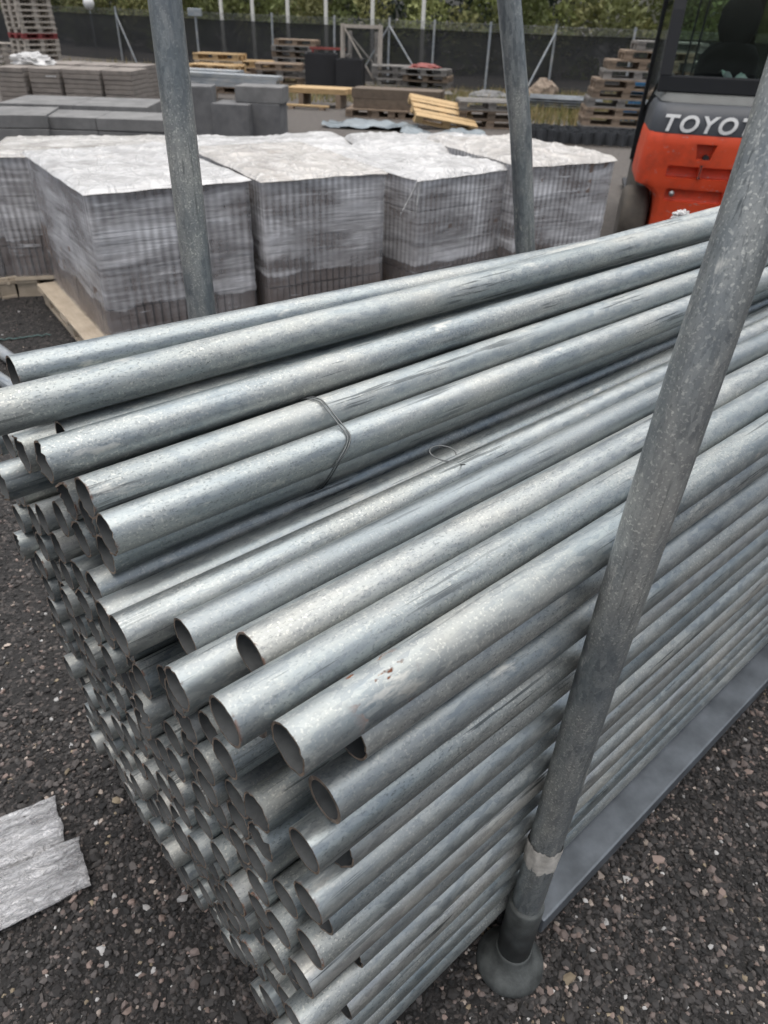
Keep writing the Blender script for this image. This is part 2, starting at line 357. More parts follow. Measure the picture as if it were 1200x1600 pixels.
# ------------------------------------------------------------------ ground
g = MB(); g.add([(-250, -40, 0), (250, -40, 0), (250, 420, 0), (-250, 420, 0)], [(0, 1, 2, 3)])
kind(g.build('ground', GROUND), 'structure')

def stones(name, pts, rad, cols, label, cat, squash=.62):
    t = (1+5**.5)/2
    ico = np.array([(-1, t, 0), (1, t, 0), (-1, -t, 0), (1, -t, 0), (0, -1, t), (0, 1, t), (0, -1, -t), (0, 1, -t), (t, 0, -1), (t, 0, 1), (-t, 0, -1), (-t, 0, 1)])/math.hypot(1, t)
    fi = np.array([(0, 11, 5), (0, 5, 1), (0, 1, 7), (0, 7, 10), (0, 10, 11), (1, 5, 9), (5, 11, 4), (11, 10, 2), (10, 7, 6), (7, 1, 8), (3, 9, 4), (3, 4, 2), (3, 2, 6), (3, 6, 8), (3, 8, 9), (4, 9, 5), (2, 4, 11), (6, 2, 10), (8, 6, 7), (9, 8, 1)])
    n = len(pts); V = ico[None]*(1+rng.normal(0, .24, (n, 12, 1)))*rad[:, None, None]
    V = V*np.stack([rng.uniform(.75, 1.3, n), rng.uniform(.7, 1.1, n), rng.uniform(squash*.8, squash*1.25, n)], 1)[:, None]
    a_ = rng.uniform(0, 6.28, n); b_ = rng.uniform(-.6, .6, n)
    ca, sa, cb, sb = np.cos(a_)[:, None], np.sin(a_)[:, None], np.cos(b_)[:, None], np.sin(b_)[:, None]
    x, y, z = V[..., 0], V[..., 1], V[..., 2]; y, z = y*cb-z*sb, y*sb+z*cb; x, y = x*ca-y*sa, x*sa+y*ca
    P = np.stack([x+pts[:, :1], y+pts[:, 1:2], z+pts[:, 2:3]], 2).reshape(-1, 3)
    Fc = (fi[None]+12*np.arange(n)[:, None, None]).reshape(-1, 3)
    me = bpy.data.meshes.new(name); me.vertices.add(len(P)); me.vertices.foreach_set('co', P.ravel())
    me.loops.add(Fc.size); me.loops.foreach_set('vertex_index', Fc.ravel().astype(np.int32))
    me.polygons.add(len(Fc)); me.polygons.foreach_set('loop_start', np.arange(0, Fc.size, 3, dtype=np.int32))
    me.update(calc_edges=True); me.shade_flat(); at_ = me.attributes.new('tint', 'FLOAT_COLOR', 'POINT')
    at_.data.foreach_set('color', np.concatenate([np.repeat(cols, 12, 0), np.ones((n*12, 1))], 1).ravel().astype(np.float32))
    o = mk(name, me, STONES); kind(o, 'stuff'); tag(o, label, cat); return o
def stone_cols(n, dark=.80):
    pal = np.array([(.020, .0195, .019), (.032, .030, .029), (.048, .045, .043), (.078, .070, .066), (.19, .145, .125), (.29, .245, .21), (.13, .105, .095), (.36, .355, .345), (.22, .18, .125)])
    p = np.array([.22, .28, .21, .15, .035, .024, .06, .014, .007]); p /= p.sum()
    return pal[rng.choice(len(pal), n, p=p)]*rng.uniform(.85, 1.5, (n, 1))
P = []
for x0, x1, y0, y1, dens in ((-1.35, .75, .25, 1.35, 15000), (.3, 1.9, .45, 1.9, 14500), (-1.9, -.35, 1.35, 2.6, 5000), (-2.7, -.8, 2.6, 4.9, 900), (1.9, 2.6, 1.2, 3., 1800)):
    n = int((x1-x0)*(y1-y0)*dens); P.append(np.stack([rng.uniform(x0, x1, n), rng.uniform(y0, y1, n)], 1))
P = np.concatenate(P); q = P-FOOT[:2]; uu, vv = q@A[:2], q@N[:2]
P0 = P; P = P[~((uu > .0) & (vv > .22) & (vv < 1.3))]          # not under the middle of the pile
rad = np.clip(rng.lognormal(math.log(.0040), .45, len(P)), .0017, .0118)
stones('gravel', np.concatenate([P, (rad*rng.uniform(.1, .6, len(P)))[:, None]], 1), rad, stone_cols(len(P)), 'loose dark crushed gravel with pink and white stones around the pipe rack', 'gravel')

# ------------------------------------------------------------------ pile of pipes: a packed cross-section
RP = .03015; DP = 2*RP+.0006
# (across, height, end along, rust, label) of the pipes whose ends can be told apart
PIN = [(.063, 1.104, -.470, .25, 'spots'), (.127, 1.109, -.503, .8, 'big'), (.191, 1.104, -.432, .9, 'dull2'), (.310, 1.050, -.455, .3, 'blue'),
       (.380, 1.040, -.513, .2, 'stain'), (.441, 1.020, -.509, .7, None), (.509, 1.019, -.495, .2, None), (.498, 1.080, -.472, .2, 'b'), (.462, 1.136, -.475, .9, 'b'),
       (.520, 1.162, -.474, .7, 'b'), (.577, 1.200, -.498, .15, 'b3'), (.650, 1.250, -.540, .1, 'top'), (.760, 1.248, -.464, .5, 'back'), (.623, 1.100, -.470, .9, 'b'), (.560, 1.104, -.466, .2, 'b'),
       (.603, 1.043, -.471, .4, 'b'), (.670, 1.045, -.476, .1, None), (.708, 1.150, -.494, .3, None), (.752, 1.090, -.525, .1, None), (.640, 1.187, -.45, .6, None), (.705, 1.215, -.42, .2, None),
       (.795, 1.190, -.45, .3, None), (.850, 1.150, -.47, .2, None), (.81, 1.13, -.49, .2, None), (.895, 1.10, -.45, .2, None), (.955, 1.06, -.48, .4, None),
       (.255, 1.045, -.50, .5, None), (.160, 1.052, -.455, .9, 'rim'),
       (.072, 1.042, -.385, .1, None), (.062, .978, -.429, .15, 'thick'), (.062, .908, -.460, .2, None), (.068, .848, -.405, .4, None), (.062, .787, -.459, .5, None), (.066, .727, -.440, .3, None),
       (.062, .666, -.461, 1., 'inner'), (.062, .605, -.478, .3, None), (.068, .545, -.385, .1, None), (.062, .485, -.493, .2, None)]
def ztop(v):
    return float(np.interp(v, [0, .2, .3, .38, .45, .5, .6, .65, .75, .85, .95, 1.0], [.44, 1.03, .985, .975, .955, .96, .975, .985, 1.03, 1.05, 1.0, .99]))
pos = []
for j in range(18):
    v = .0625+.0543*j; z = .2155+(j % 2)*.0302
    while z < (ztop(v) if j else .44):
        if random.random() > .025: pos.append((v+random.gauss(0, .005), z+random.gauss(0, .005)))
        z += .0609
npin = len(PIN); X = np.array([(p[0], p[1]) for p in PIN]+pos); X0 = X.copy(); NPIPE = len(X)
def relax(X, pin, it, wall=(.0615, 1.0), floor=.2155, seed=1, move=None):
    X = X.copy(); inv = np.ones(len(X)); inv[:pin] = .02; goal = X.copy()
    for k in range(it):
        X[:, 1] -= .00025*(inv > .5)*(1 if k < it*.6 else 0)
        d = X[:, None]-X[None]; r2 = (d**2).sum(2); np.fill_diagonal(r2, 9)
        i, j = np.where(np.triu(r2 < DP*DP))
        if len(i):
            dist = np.sqrt(r2[i, j])+1e-9; pen = DP-dist; nn = d[i, j]/dist[:, None]; wi = inv[i]/(inv[i]+inv[j])
            np.add.at(X, i, nn*(pen*wi*.55)[:, None]); np.add.at(X, j, -nn*(pen*(1-wi)*.55)[:, None])
        X[:, 0] = np.clip(X[:, 0], *wall); X[:, 1] = np.maximum(X[:, 1], floor)
    return X
XF = relax(X, npin, 420)
XR = XF+rng.normal(0, .004, XF.shape)
XR[12] += (-.09, -.055); XR[11] += (-.02, -.012); XR[3] += (.012, 0)
XR = relax(XR, npin, 320)
LP = 3.0
def pipe_mesh(name, L, sag, ragged, thick, seg=32):
    mb = MB(); us = [0, .004, .02, .08, .25, .6, 1.1, 1.7, 2.3, L-.02, L]
    ang = [2*math.pi*k/seg for k in range(seg)]
    jag = [random.gauss(0, .00022)*ragged for _ in ang]
    for _ in range(random.randint(0, 2)):                     # a torn burr on the sawn edge
        c = random.randrange(seg); 
        for k in range(-2, 3): jag[(c+k) % seg] -= random.uniform(.0003, .0016)*ragged
    oval = random.uniform(-.0004, .0004)
    def ring(u, r_, jg=0):
        b = sag*math.sin(math.pi*min(1, u/L)); out = []
        for k, a_ in enumerate(ang):
            out.append(Vector((u+(jag[k] if jg else 0), (r_+oval)*math.cos(a_), (r_-oval)*math.sin(a_)+b)))
        return out
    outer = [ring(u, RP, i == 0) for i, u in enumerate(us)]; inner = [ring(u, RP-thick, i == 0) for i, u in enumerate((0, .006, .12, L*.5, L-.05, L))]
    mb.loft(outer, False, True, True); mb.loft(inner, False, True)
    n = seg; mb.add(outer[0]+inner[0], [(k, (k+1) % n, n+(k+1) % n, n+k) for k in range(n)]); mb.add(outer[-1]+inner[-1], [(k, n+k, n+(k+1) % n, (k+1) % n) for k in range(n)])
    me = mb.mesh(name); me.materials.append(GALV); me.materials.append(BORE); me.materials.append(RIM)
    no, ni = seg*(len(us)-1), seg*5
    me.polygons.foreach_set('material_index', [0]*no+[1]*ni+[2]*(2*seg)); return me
GEN = ('galvanised steel pipe with sawn open end packed inside the racked pile', 'galvanised pipes piled in the rack')
SIDE = ('galvanised steel pipe lying against the leaning near rack post', 'pipes stacked along the near side of the rack')
SPEC = {'spots': 'galvanised pipe with orange rust spots near its end, top edge of pile', 'big': 'pale blotchy galvanised pipe sticking out farthest beside the rust spotted pipe', 'dull2': 'pale galvanised pipe with dark rimmed end, third from the near top edge',
        'blue': 'dull blue grey pipe with dark scratch lines in the top layer', 'stain': 'galvanised pipe with brown stained patch near its end, beside blue grey pipe', 'b3': 'galvanised pipe with toothed sawn end lying over the wire tied bundle',
        'top': 'galvanised pipe on the crest of the pile above the toothed one', 'back': 'galvanised pipe lying behind the crest of the pile before the far posts', 'rim': 'pipe with thick rusty rim under the farthest protruding pale pipe',
        'thick': 'galvanised pipe with thick scraped rim directly below the rust spotted pipe', 'inner': 'galvanised pipe with brown rust patch inside its open end on the near side'}
SIDEP = []
for i in range(NPIPE):
    pin = PIN[i] if i < npin else None
    u0 = pin[2] if pin else -.468+float(np.clip(rng.normal(0, .0075 if random.random() < .9 else .026), -.024, .06))
    if not pin and XF[i, 0] < .075: u0 = -.47+random.choice((0, -.02, .015, .06, -.005))
    rear = XF[i]+(XR[i]-XF[i]); a0 = S(u0, XF[i, 0], XF[i, 1]); a1 = S(u0+LP, rear[0], rear[1])
    sp = pin[4] if pin else None
    me = pipe_mesh('pipe', LP, random.uniform(-.0012, .0006), 2.3 if sp in ('b', 'b3') else random.choice((.4, .7, 1, 1.4, 2.4)), .0055 if sp in ('rim', 'thick') else .0030)
    o = mk('steel_pipe', me, GALV); x = (a1-a0).normalized(); zz = Vector((0, 0, 1)); y = zz.cross(x).normalized(); z = x.cross(y)
    rot = Matrix((x, y, z)).transposed() @ Matrix.Rotation(random.uniform(0, 6.28), 3, 'X')
    if sp in ('spots',): rot = Matrix((x, y, z)).transposed()
    o.matrix_world = Matrix.Translation(a0) @ rot.to_4x4()
    o['rust'] = pin[3] if pin else (random.choice((.9, 1.)) if random.random() < .16 else random.uniform(0, .3)); o['rust_spots'] = 1. if sp == 'spots' else 0.; o['dull'] = {'blue': .9, 'b': .35, 'b3': .3, 'top': .15, 'dull2': .1, 'spots': .2}.get(sp, random.choice((0., 0., .2, .45)))
    if sp in SPEC: tag(o, SPEC[sp], 'pipe', GEN[1])
    elif sp == 'b': tag(o, 'galvanised pipe with ragged end inside the wire tied bundle', 'pipe', GEN[1])
    elif XF[i, 0] < .085: SIDEP.append((-XF[i, 1], o)); tag(o, SIDE[0], 'pipe', GEN[1])
    elif i in (5, 6, 26): tag(o, 'galvanised pipe lying in the top layer of the pile', 'pipe', GEN[1])
    else: tag(o, GEN[0], 'pipe', GEN[1])
SIDEP.sort(key=lambda q: q[0])
for k, (_, o) in enumerate(SIDEP): o['label'] = 'galvanised pipe lying against the near post, '+(['first']+ORD[1:]+['last']*9)[k]+' from the top'

# wire tie round the bundle, and a stray curl of wire
def section(u, i): k = (u-(-.47))/LP; return XF[i]*(1-k)+XR[i]*k
bi = [7, 8, 9, 14, 13, 15]
def hull_path(u, off, wob):
    pts = [section(u, i) for i in bi]; out = []
    for k in range(72):
        a_ = 2*math.pi*k/72; d = np.array((math.cos(a_), math.sin(a_))); s = max(p@d for p in pts)+RP+off
        out.append((d, s))
    res = []
    for k in range(72):                                       # support lines -> hull points
        d, s = out[k]; d2, s2 = out[(k+1) % 72]; m = np.array([d, d2]); p = np.linalg.solve(m, (s, s2)); res.append(p)
    return [S(u+wob*math.sin(3*2*math.pi*k/72+1)+.018*math.sin(2*math.pi*k/72), p[0], p[1]) for k, p in enumerate(res)]
tie = empty('wire_tie', S(-.1, .54, 1.1))
for uo, wob in ((-.112, .006), (-.106, .005)):
    pth = hull_path(uo, .0022, wob); mb = MB(); mb.tube([p-tie.location for p in pth]+[pth[0]-tie.location], .0013, 6); mb.build('wire_strand', WIRE, tie)
tag(tie, 'thin steel wire looped twice round the bundle of pipes', 'wire')
mb = MB(); c0 = S(.093, .405, 1.065)
mb.tube([Vector((.022*math.cos(t)*(1+.2*t/5), .012*math.sin(t), .012+.010*math.sin(t*.8))) for t in np.linspace(0, 5.4, 26)]+[Vector((.03, -.02, .004)), Vector((.035, -.032, .012))], .0013, 5)
o = mb.build('wire_curl', WIRE); o.location = c0; tag(o, 'small curl of loose wire lying between two top pipes', 'wire')

# ------------------------------------------------------------------ rack
rack = empty('pipe_rack', S(.6, .53, 0), SA); tag(rack, 'galvanised steel rack with round posts holding the pile of pipes', 'rack')
def Rk(u, v, z): return Vector((u-.6, v-.53, z))
def rack_part(name, mb, mat, parent=rack): return mb.build(name, mat, parent)
def post_part(path, r=.03015):
    # local x along the post so the zinc streaks follow it
    path = [Vector(p) for p in path]; x = (path[-1]-path[0]).normalized(); y = x.orthogonal().normalized(); m = Matrix((x, y, x.cross(y))).transposed()
    mb = MB(); mb.tube([m.inverted() @ (p-path[0]) for p in path], r, 40)
    o = mb.build('post', GALV_POST, rack); o.matrix_local = Matrix.Translation(path[0]) @ m.to_4x4(); o['rust'] = 0.; o['rust_spots'] = 0.; return o
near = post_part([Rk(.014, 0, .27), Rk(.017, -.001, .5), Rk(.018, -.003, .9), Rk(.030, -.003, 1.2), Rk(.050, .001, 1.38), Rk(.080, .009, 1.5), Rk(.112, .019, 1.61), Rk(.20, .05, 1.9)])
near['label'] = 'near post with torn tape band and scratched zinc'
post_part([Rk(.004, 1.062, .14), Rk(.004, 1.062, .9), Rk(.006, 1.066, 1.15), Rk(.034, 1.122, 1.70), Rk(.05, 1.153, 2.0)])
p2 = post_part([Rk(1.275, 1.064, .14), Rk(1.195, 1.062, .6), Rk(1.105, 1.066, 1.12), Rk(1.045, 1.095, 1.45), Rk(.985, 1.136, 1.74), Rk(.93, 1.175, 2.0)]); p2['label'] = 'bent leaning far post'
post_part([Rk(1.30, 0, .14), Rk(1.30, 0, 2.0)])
def foot(u, v):
    mb = MB(); mb.lathe([(.0, 0.001), (.069, .001), (.073, .006), (.073, .014), (.069, .024), (.060, .036), (.049, .047), (.042, .058), (.0385, .072), (.0375, .082), (.0, .082)], 32, Rk(u, v, 0)); f = rack_part('foot', mb, SLEEVE)
    mb = MB(); mb.lathe([(.0, .07), (.0355, .07), (.0358, .262), (.0340, .268), (.0, .268)], 32, Rk(u, v, 0)); mb.build('sleeve', SLEEVE, f)
for u, v in ((.012, 0), (.004, 1.062), (1.275, 1.064), (1.30, 0)): foot(u, v)
mb = MB(); rings = []                                        # torn tape band
for k, (zz_, r_) in enumerate(((.418, .0310), (.428, .0318), (.445, .0322), (.462, .0321), (.474, .0325), (.484, .0316))):
    rings.append([Rk(.0165+(r_+.0009*math.sin(9*t+k)+.0006*math.sin(23*t))*math.cos(t), (r_+.0009*math.sin(7*t+k))*math.sin(t), zz_+(.009*mn.noise(Vector((3*math.cos(t), 3*math.sin(t), k)))+.006*mn.noise(Vector((9*math.cos(t), 9*math.sin(t), k))) if k in (0, 5) else 0)) for t in np.linspace(0, 2*math.pi, 64, endpoint=False)])
mb.loft(rings, False); rack_part('tape_band', mb, TAPE)
for v in (.018, 1.044):                                       # side rails: flat box sections
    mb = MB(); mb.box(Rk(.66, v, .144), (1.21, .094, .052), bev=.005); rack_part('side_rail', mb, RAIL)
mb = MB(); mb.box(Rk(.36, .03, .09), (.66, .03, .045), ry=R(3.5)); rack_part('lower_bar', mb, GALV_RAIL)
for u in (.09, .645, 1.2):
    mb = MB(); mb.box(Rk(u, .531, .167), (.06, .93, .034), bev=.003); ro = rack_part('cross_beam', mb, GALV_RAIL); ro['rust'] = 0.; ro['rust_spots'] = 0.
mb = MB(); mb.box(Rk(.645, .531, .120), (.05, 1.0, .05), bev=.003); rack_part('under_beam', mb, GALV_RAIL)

# ------------------------------------------------------------------ folded film on the gravel, stray poles
def folded(name, p0, ang, L, W, z0, seed, label, lay):
    e = empty(name, (p0[0], p0[1], z0), ang); mb = MB(); nx, ny = 46, 26; vs = []
    for i in range(nx+1):
        for j in range(ny+1):
            x = -L+L*i/nx; y = W*(j/ny-.5); q = Vector((x*3+seed, y*9, seed))
            rg = max(0, 1-abs(mn.noise(Vector((x*7+seed, y*22+x*9, seed))))*3)**4; h = .012*mn.noise(q)+.005*mn.noise(q*3)+.007*rg+.006
            if i == nx: x += .007*mn.noise(Vector((seed*3, y*20, 0)))+.002*mn.noise(Vector((seed*3, y*90, 0)))
            if j in (0, ny): y += .006*mn.noise(Vector((x*14, seed, 0))); h -= .004
            vs.append((x, y, max(.002, h)+.0015*math.sin(y*150+seed)))
    fs = [(i*(ny+1)+j, (i+1)*(ny+1)+j, (i+1)*(ny+1)+j+1, i*(ny+1)+j+1) for i in range(nx) for j in range(ny)]
    n = len(vs); vs += [(x, y, z-.0025) for x, y, z in vs]; fs += [tuple(k+n for k in f[::-1]) for f in fs]
    bd = [i*(ny+1) for i in range(nx+1)]+[nx*(ny+1)+j for j in range(1, ny+1)]+[i*(ny+1)+ny for i in range(nx-1, -1, -1)]+[j for j in range(ny-1, 0, -1)]
    fs += [(bd[k], bd[k]+n, bd[(k+1) % len(bd)]+n, bd[(k+1) % len(bd)]) for k in range(len(bd))]
    mb.add(vs, fs, True); mb.build('film_fold', FOLDED, e); tag(e, label, 'plastic film'); return e
a1, a2 = G(95, 1283), G(135, 1352)
folded('plastic_film', (a1.x, a1.y), R(32), .8, .15, .007, 3, 'matt white folded plastic film on gravel, partly under the glossy piece', 3)
folded('plastic_film', (a2.x, a2.y), R(33), .8, .135, .020, 8, 'glossy streaked strip of folded plastic film lying over the matt piece', 3)
def lying_pole(p, q, r, label, name='steel_pole', mat=GALV_FAR):
    p, q = Vector(p), Vector(q); d = q-p; mb = MB(); mb.tube([(0, 0, 0), (d.length, 0, 0)], r, 20); o = mb.build(name, mat)
    x = d.normalized(); y = Vector((0, 0, 1)).cross(x).normalized(); o.matrix_world = Matrix.Translation(p) @ Matrix((x, y, x.cross(y))).transposed().to_4x4(); o['rust'] = 0.; o['rust_spots'] = 0.; return tag(o, label, 'pole') if label else o
pa, pb = G(-5, 545, .04), G(40, 578, .04); lying_pole(pa-(pb-pa)*3, pb+(pb-pa)*.8, .035, 'grey steel pole lying on gravel beside the pale wooden pallet')
pa, pb = G(-10, 585, .035), G(30, 612, .035); lying_pole(pa-(pb-pa)*3, pb+(pb-pa)*.9, .033, 'second grey steel pole on the gravel behind the pipe pile')
pa, pb = G(0, 531, .01), G(64, 524, .01); mb = MB(); mb.tube([pa.lerp(pb, k/12)+Vector((.012*math.sin(k*1.7), .012*math.cos(k*2.3), 0)) for k in range(-8, 16)], .004, 6); o = mb.build('cord', plain('teal_cord', (.10, .17, .16), .7)); tag(o, 'thin greenish cord lying on gravel by the pale pallet', 'cord')

# ------------------------------------------------------------------ pallets
def pallet_pieces():
    out = []                                                   # (name, centre, size) of a 1.2 x 0.8 pallet
    for y in (-.3275, -.19, 0, .19, .3275): out.append(('deck_board', (0, y, .133), (1.2, .143 if abs(y) in (.3275, 0) else .098, .022)))
    for x in (-.5275, 0, .5275): out.append(('stringer_board', (x, 0, .111), (.143, .8, .022)))
    for x in (-.5275, 0, .5275):
        for y in (-.3275, 0, .3275): out.append(('block', (x, y, .061), (.143, .10 if y else .143, .078)))
    for y in (-.3275, 0, .3275): out.append(('bottom_board', (0, y, .011), (1.2, .10 if y else .143, .022)))
    return out
PIECES = pallet_pieces()
PM = {}
def pallet_variants():
    for k in range(4):
        mb = MB(); random.seed(50+k)
        for nm, c, s in PIECES:
            if k == 3 and nm == 'deck_board' and c[1] == .19: continue
            mb.box((c[0]+random.uniform(-.008, .008), c[1]+random.uniform(-.006, .006), c[2]), (s[0]*random.uniform(.985, 1), s[1], s[2]), j=.0025)
        PM[k] = mb
pallet_variants()
PMESH = {}
def pallet(loc, rz, mat, label, group, var=None, tilt=(0, 0)):
    k = random.randrange(4) if var is None else var; key = (k, mat.name)
    if key not in PMESH: PMESH[key] = PM[k].mesh('pallet'); PMESH[key].materials.append(mat)
    o = mk('wooden_pallet', PMESH[key], None); o.location = loc; o.rotation_euler = (tilt[0], tilt[1], rz); return tag(o, label, 'pallet', group)
BOARDM = {}
def pallet_part(parent, mat):                                  # near pallets: every board a piece of its own
    e = empty('pallet_base'); e.parent = parent
    for i, (nm, c, s) in enumerate(PIECES):
        key = (i, mat.name)
        if key not in BOARDM:
            mb = MB(); mb.box((0, 0, 0), s, bev=.004, j=.0008); BOARDM[key] = mb.mesh(nm); BOARDM[key].materials.append(mat)
        o = mk(nm, BOARDM[key], None, e); o.location = (c[0]+random.uniform(-.004, .004), c[1]+random.uniform(-.003, .003), c[2])
    return e

# ------------------------------------------------------------------ wrapped pallets of paving blocks (local x long side, y short side)
def layer_mesh(lx, ly, h):
    mb = MB(); nx, ny = 28, 18; px, py = lx/nx, ly/ny
    for i in range(nx):
        for s in (-1, 1): mb.box(((i+.5)*px-lx/2+random.uniform(-.002, .002), s*(ly/2-.05)+random.uniform(-.004, .004), h/2), (px-.0105, .10, h-.009))
    for j in range(1, ny-1):
        for s in (-1, 1): mb.box((s*(lx/2-.05)+random.uniform(-.004, .004), (j+.5)*py-ly/2, h/2), (.10, py-.0105, h-.009))
    mb.box((0, 0, h/2), (lx-.19, ly-.19, h-.012)); return mb.mesh('paver_layer')
LAYER = layer_mesh(1.16, .76, .197); LAYER.materials.append(PAVER)
LAYERG = layer_mesh(1.16, .76, .197); LAYERG.materials.append(PAVER_GREY)
def wrapped(cx, cy, rz, label, seed, nl=4, film=FILM, sheet=0, base=WOOD_PALE, lay=None, boards=True, hump=.006, z0=0.0):
    e = empty('wrapped_paver_pallet', (cx, cy, z0), rz); random.seed(seed)
    if boards: pallet_part(e, base).location = (0, .09, 0)
    else:
        key = (seed % 3, base.name)
        if key not in PMESH: PMESH[key] = PM[seed % 3].mesh('pallet'); PMESH[key].materials.append(base)
        mk('pallet_base', PMESH[key], None, e)
    for k in range(nl):
        o = mk('paver_layer', lay or LAYER, None, e); o.location = (random.uniform(-.006, .006), random.uniform(-.006, .006), .1445+k*.198); o.rotation_euler = (0, 0, (k % 2)*math.pi+random.uniform(-.004, .004))
    zt = .1445+nl*.198; lx, ly = 1.178, .778                   # film: a drum-tight shell that bows in between corners
    mb = MB(); rings = []; nz = 26; per = []
    m = 22
    for k in range(m): per.append((-lx/2+lx*k/m, -ly/2))
    for k in range(m): per.append((lx/2, -ly/2+ly*k/m))
    for k in range(m): per.append((lx/2-lx*k/m, ly/2))
    for k in range(m): per.append((-lx/2, ly/2-ly*k/m))
    for i in range(nz+1):
        z = .13+(zt+.004-.13)*i/nz; ring = []
        for x, y in per:
            q = Vector((x*5+seed, y*5, z*16)); d = .004*mn.noise(q)+.003*mn.noise(q*2.7)
            r_ = math.hypot(x, y); cr = max(abs(x)/(lx/2), abs(y)/(ly/2)); f = 1+d/r_*1.2
            ring.append(Vector((x*f, y*f, z)))
        rings.append(ring)
    mb.loft(rings, False, True, False); fo = mb.build('stretch_film', film, e)
    # cover sheet on top, draped a little over the edge
    mb = MB(); nx, ny = 56, 40; vs = []; ox = 1.206; oy = .806
    for i in range(nx+1):
        for j in range(ny+1):
            x, y = ox*(i/nx-.5), oy*(j/ny-.5); ed = min(ox/2-abs(x), oy/2-abs(y)); q = Vector((x*3.2+seed*1.7, y*3.2, seed))
            rid = 1-abs(mn.noise(q*1.3+Vector((5, 2, 1)))*1.8); rid2 = 1-abs(mn.noise(q*3.1)*1.9)
            h = hump*(.35+.9*mn.noise(q*.6))+.015*max(0, rid)**12+.009*max(0, rid2)**14
            h = max(h, .0)*min(1, ed/.05)+.007
            if ed < .019: h -= (.019-ed)*(.75+.35*mn.noise(q*2))
            vs.append((x, y, zt+h))
    mb.add(vs, [(i*(ny+1)+j, (i+1)*(ny+1)+j, (i+1)*(ny+1)+j+1, i*(ny+1)+j+1) for i in range(nx) for j in range(ny)], True)
    mb.build('cover_sheet', SHEETS[sheet], e)
    return tag(e, label, 'pallet load', 'film wrapped pallets of pavers')
def by_corner(x, y, ang, lx=1.2, ly=.8):
    # near corner (x, y); the short side runs along ang, the long side runs 90 degrees to its left
    s = Vector((math.cos(ang), math.sin(ang))); l = Vector((-s.y, s.x)); c = Vector((x, y))+s*ly/2+l*lx/2
    return c.x, c.y, ang+math.pi/2                             # local x = long side
RA = R(35)
wr1 = wrapped(*by_corner(-1.525, 3.69, R(35.5), 1.2*1.13, .8*1.12), 'front film wrapped paver pallet showing its pale wooden boards, beside gravel', 11, film=FILM_L, sheet=0)
wrapped(*by_corner(-.735, 4.17, R(32)), 'wrapped paver pallet standing between the far round posts, tan stained cover', 12, sheet=2)
wr3 = wrapped(*by_corner(.14, 4.62, R(40)), 'wrapped paver pallet turned askew with bunched film at its corner', 13, sheet=0, hump=.03)
wrapped(*by_corner(.80, 4.95, R(30)), 'wrapped paver pallet nearest the forklift with tan crumpled cover', 14, sheet=2, hump=.05)
wrapped(*by_corner(-3.17, 4.47, RA), 'wrapped paver pallet on pale boards left of the one beside gravel', 15, sheet=1)
wr1.scale = (1.13, 1.12, 1); wr3.scale = (1, 1, .955)
# loose strand of film at the corner of the askew pallet
mb = MB(); c = Vector((.13, 4.61, .89))
mb.tube([c+Vector((.004*math.sin(k), -.012-.004*k*.2, -.035*k)) for k in range(6)], [.012, .006, .005, .006, .005, .002], 6); mb.tube([c+Vector((-.02*k, .005*k-.015, -.04*k)) for k in range(6)], [.012, .006, .005, .005, .004, .002], 6)
o = mb.build('film_strand', SHEETS[0]); tag(o, 'loose twisted strand of film hanging at the askew pallet corner', 'plastic film')
# second row: pallets turned with their long side along the row
B0, B1 = G(-5, 203, .95), G(640, 203, .95); rd = Vector((B1.x-B0.x, B1.y-B0.y)).normalized(); rn_ = Vector((rd.y, -rd.x)); ra = math.atan2(rd.y, rd.x)
ROW2 = [(-.62, 1, 'wrapped pallet with dirty cover at the end of the second row', .02), (.62, 1, 'wrapped pallet with leaf strewn dirty cover in the second row', .03), (1.86, 0, 'wrapped pallet with folded white cover in the middle of the second row', .05),
        (3.10, 0, 'wrapped pallet with billowing white cover behind the askew one', .05)]
for k, (ds, sh, lb, hp) in enumerate(ROW2):
    c = Vector((B0.x, B0.y))+rd*ds+rn_*.33; wr = wrapped(c.x, c.y, ra+R(random.uniform(-1.5, 1.5)), lb, 30+k, sheet=sh, boards=False, hump=hp); wr.scale = (1, 1, .955)

# ------------------------------------------------------------------ grey slab packs, concrete blocks, brown slab packs
def slab_pack(p, rz, dims, nl, nt, mat, label, group, name='slab_pack', cat='slabs', part='paving_slab', gap=.006):
    e = empty(name, p, rz); lx, ly, h = dims; hl = h/nl
    for b in (-.36, .36): mb = MB(); mb.box((b*lx, 0, .04), (.09, ly*.95, .08)); mb.build('bearer', WOOD_OLD, e)
    key = (name, dims, nl, nt, mat.name)
    if key not in PMESH:
        mb = MB(); mb.box((0, 0, 0), (lx/nt-gap, ly, hl-.008), bev=.006); PMESH[key] = mb.mesh(part); PMESH[key].materials.append(mat)
    for k in range(nl):
        for t in range(nt):
            o = mk(part, PMESH[key], None, e); o.location = ((t+.5)*lx/nt-lx/2, random.uniform(-.008, .008), .0805+(k+.5)*hl); o.rotation_euler = (0, 0, random.uniform(-.006, .006))
    return tag(e, label, cat, group)
def put_slabs(px, py, Y, rz, dims, nl, nt, mat, label, group=None, **k):
    p = at(px, py, Y); return slab_pack((p.x, p.y, 0), rz, dims, nl, nt, mat, label, group, **k)
random.seed(3)
gr = 'packs of grey concrete slabs'
put_slabs(135, 172, 10.1, R(4), (1.75, 1.0, .62), 5, 2, CONC_LT, 'low pack of pale grey slabs before the brown slab packs', gr)
put_slabs(165, 190, 8.85, R(3), (1.45, .66, .62), 5, 2, CONC_LT, 'low pack of grey slabs just behind the dirty covered pallet', gr)
put_slabs(10, 190, 8.7, R(12), (1.0, .8, .64), 5, 1, CONC_LT, 'grey slab pack at the end of the row by the dirty cover', gr)
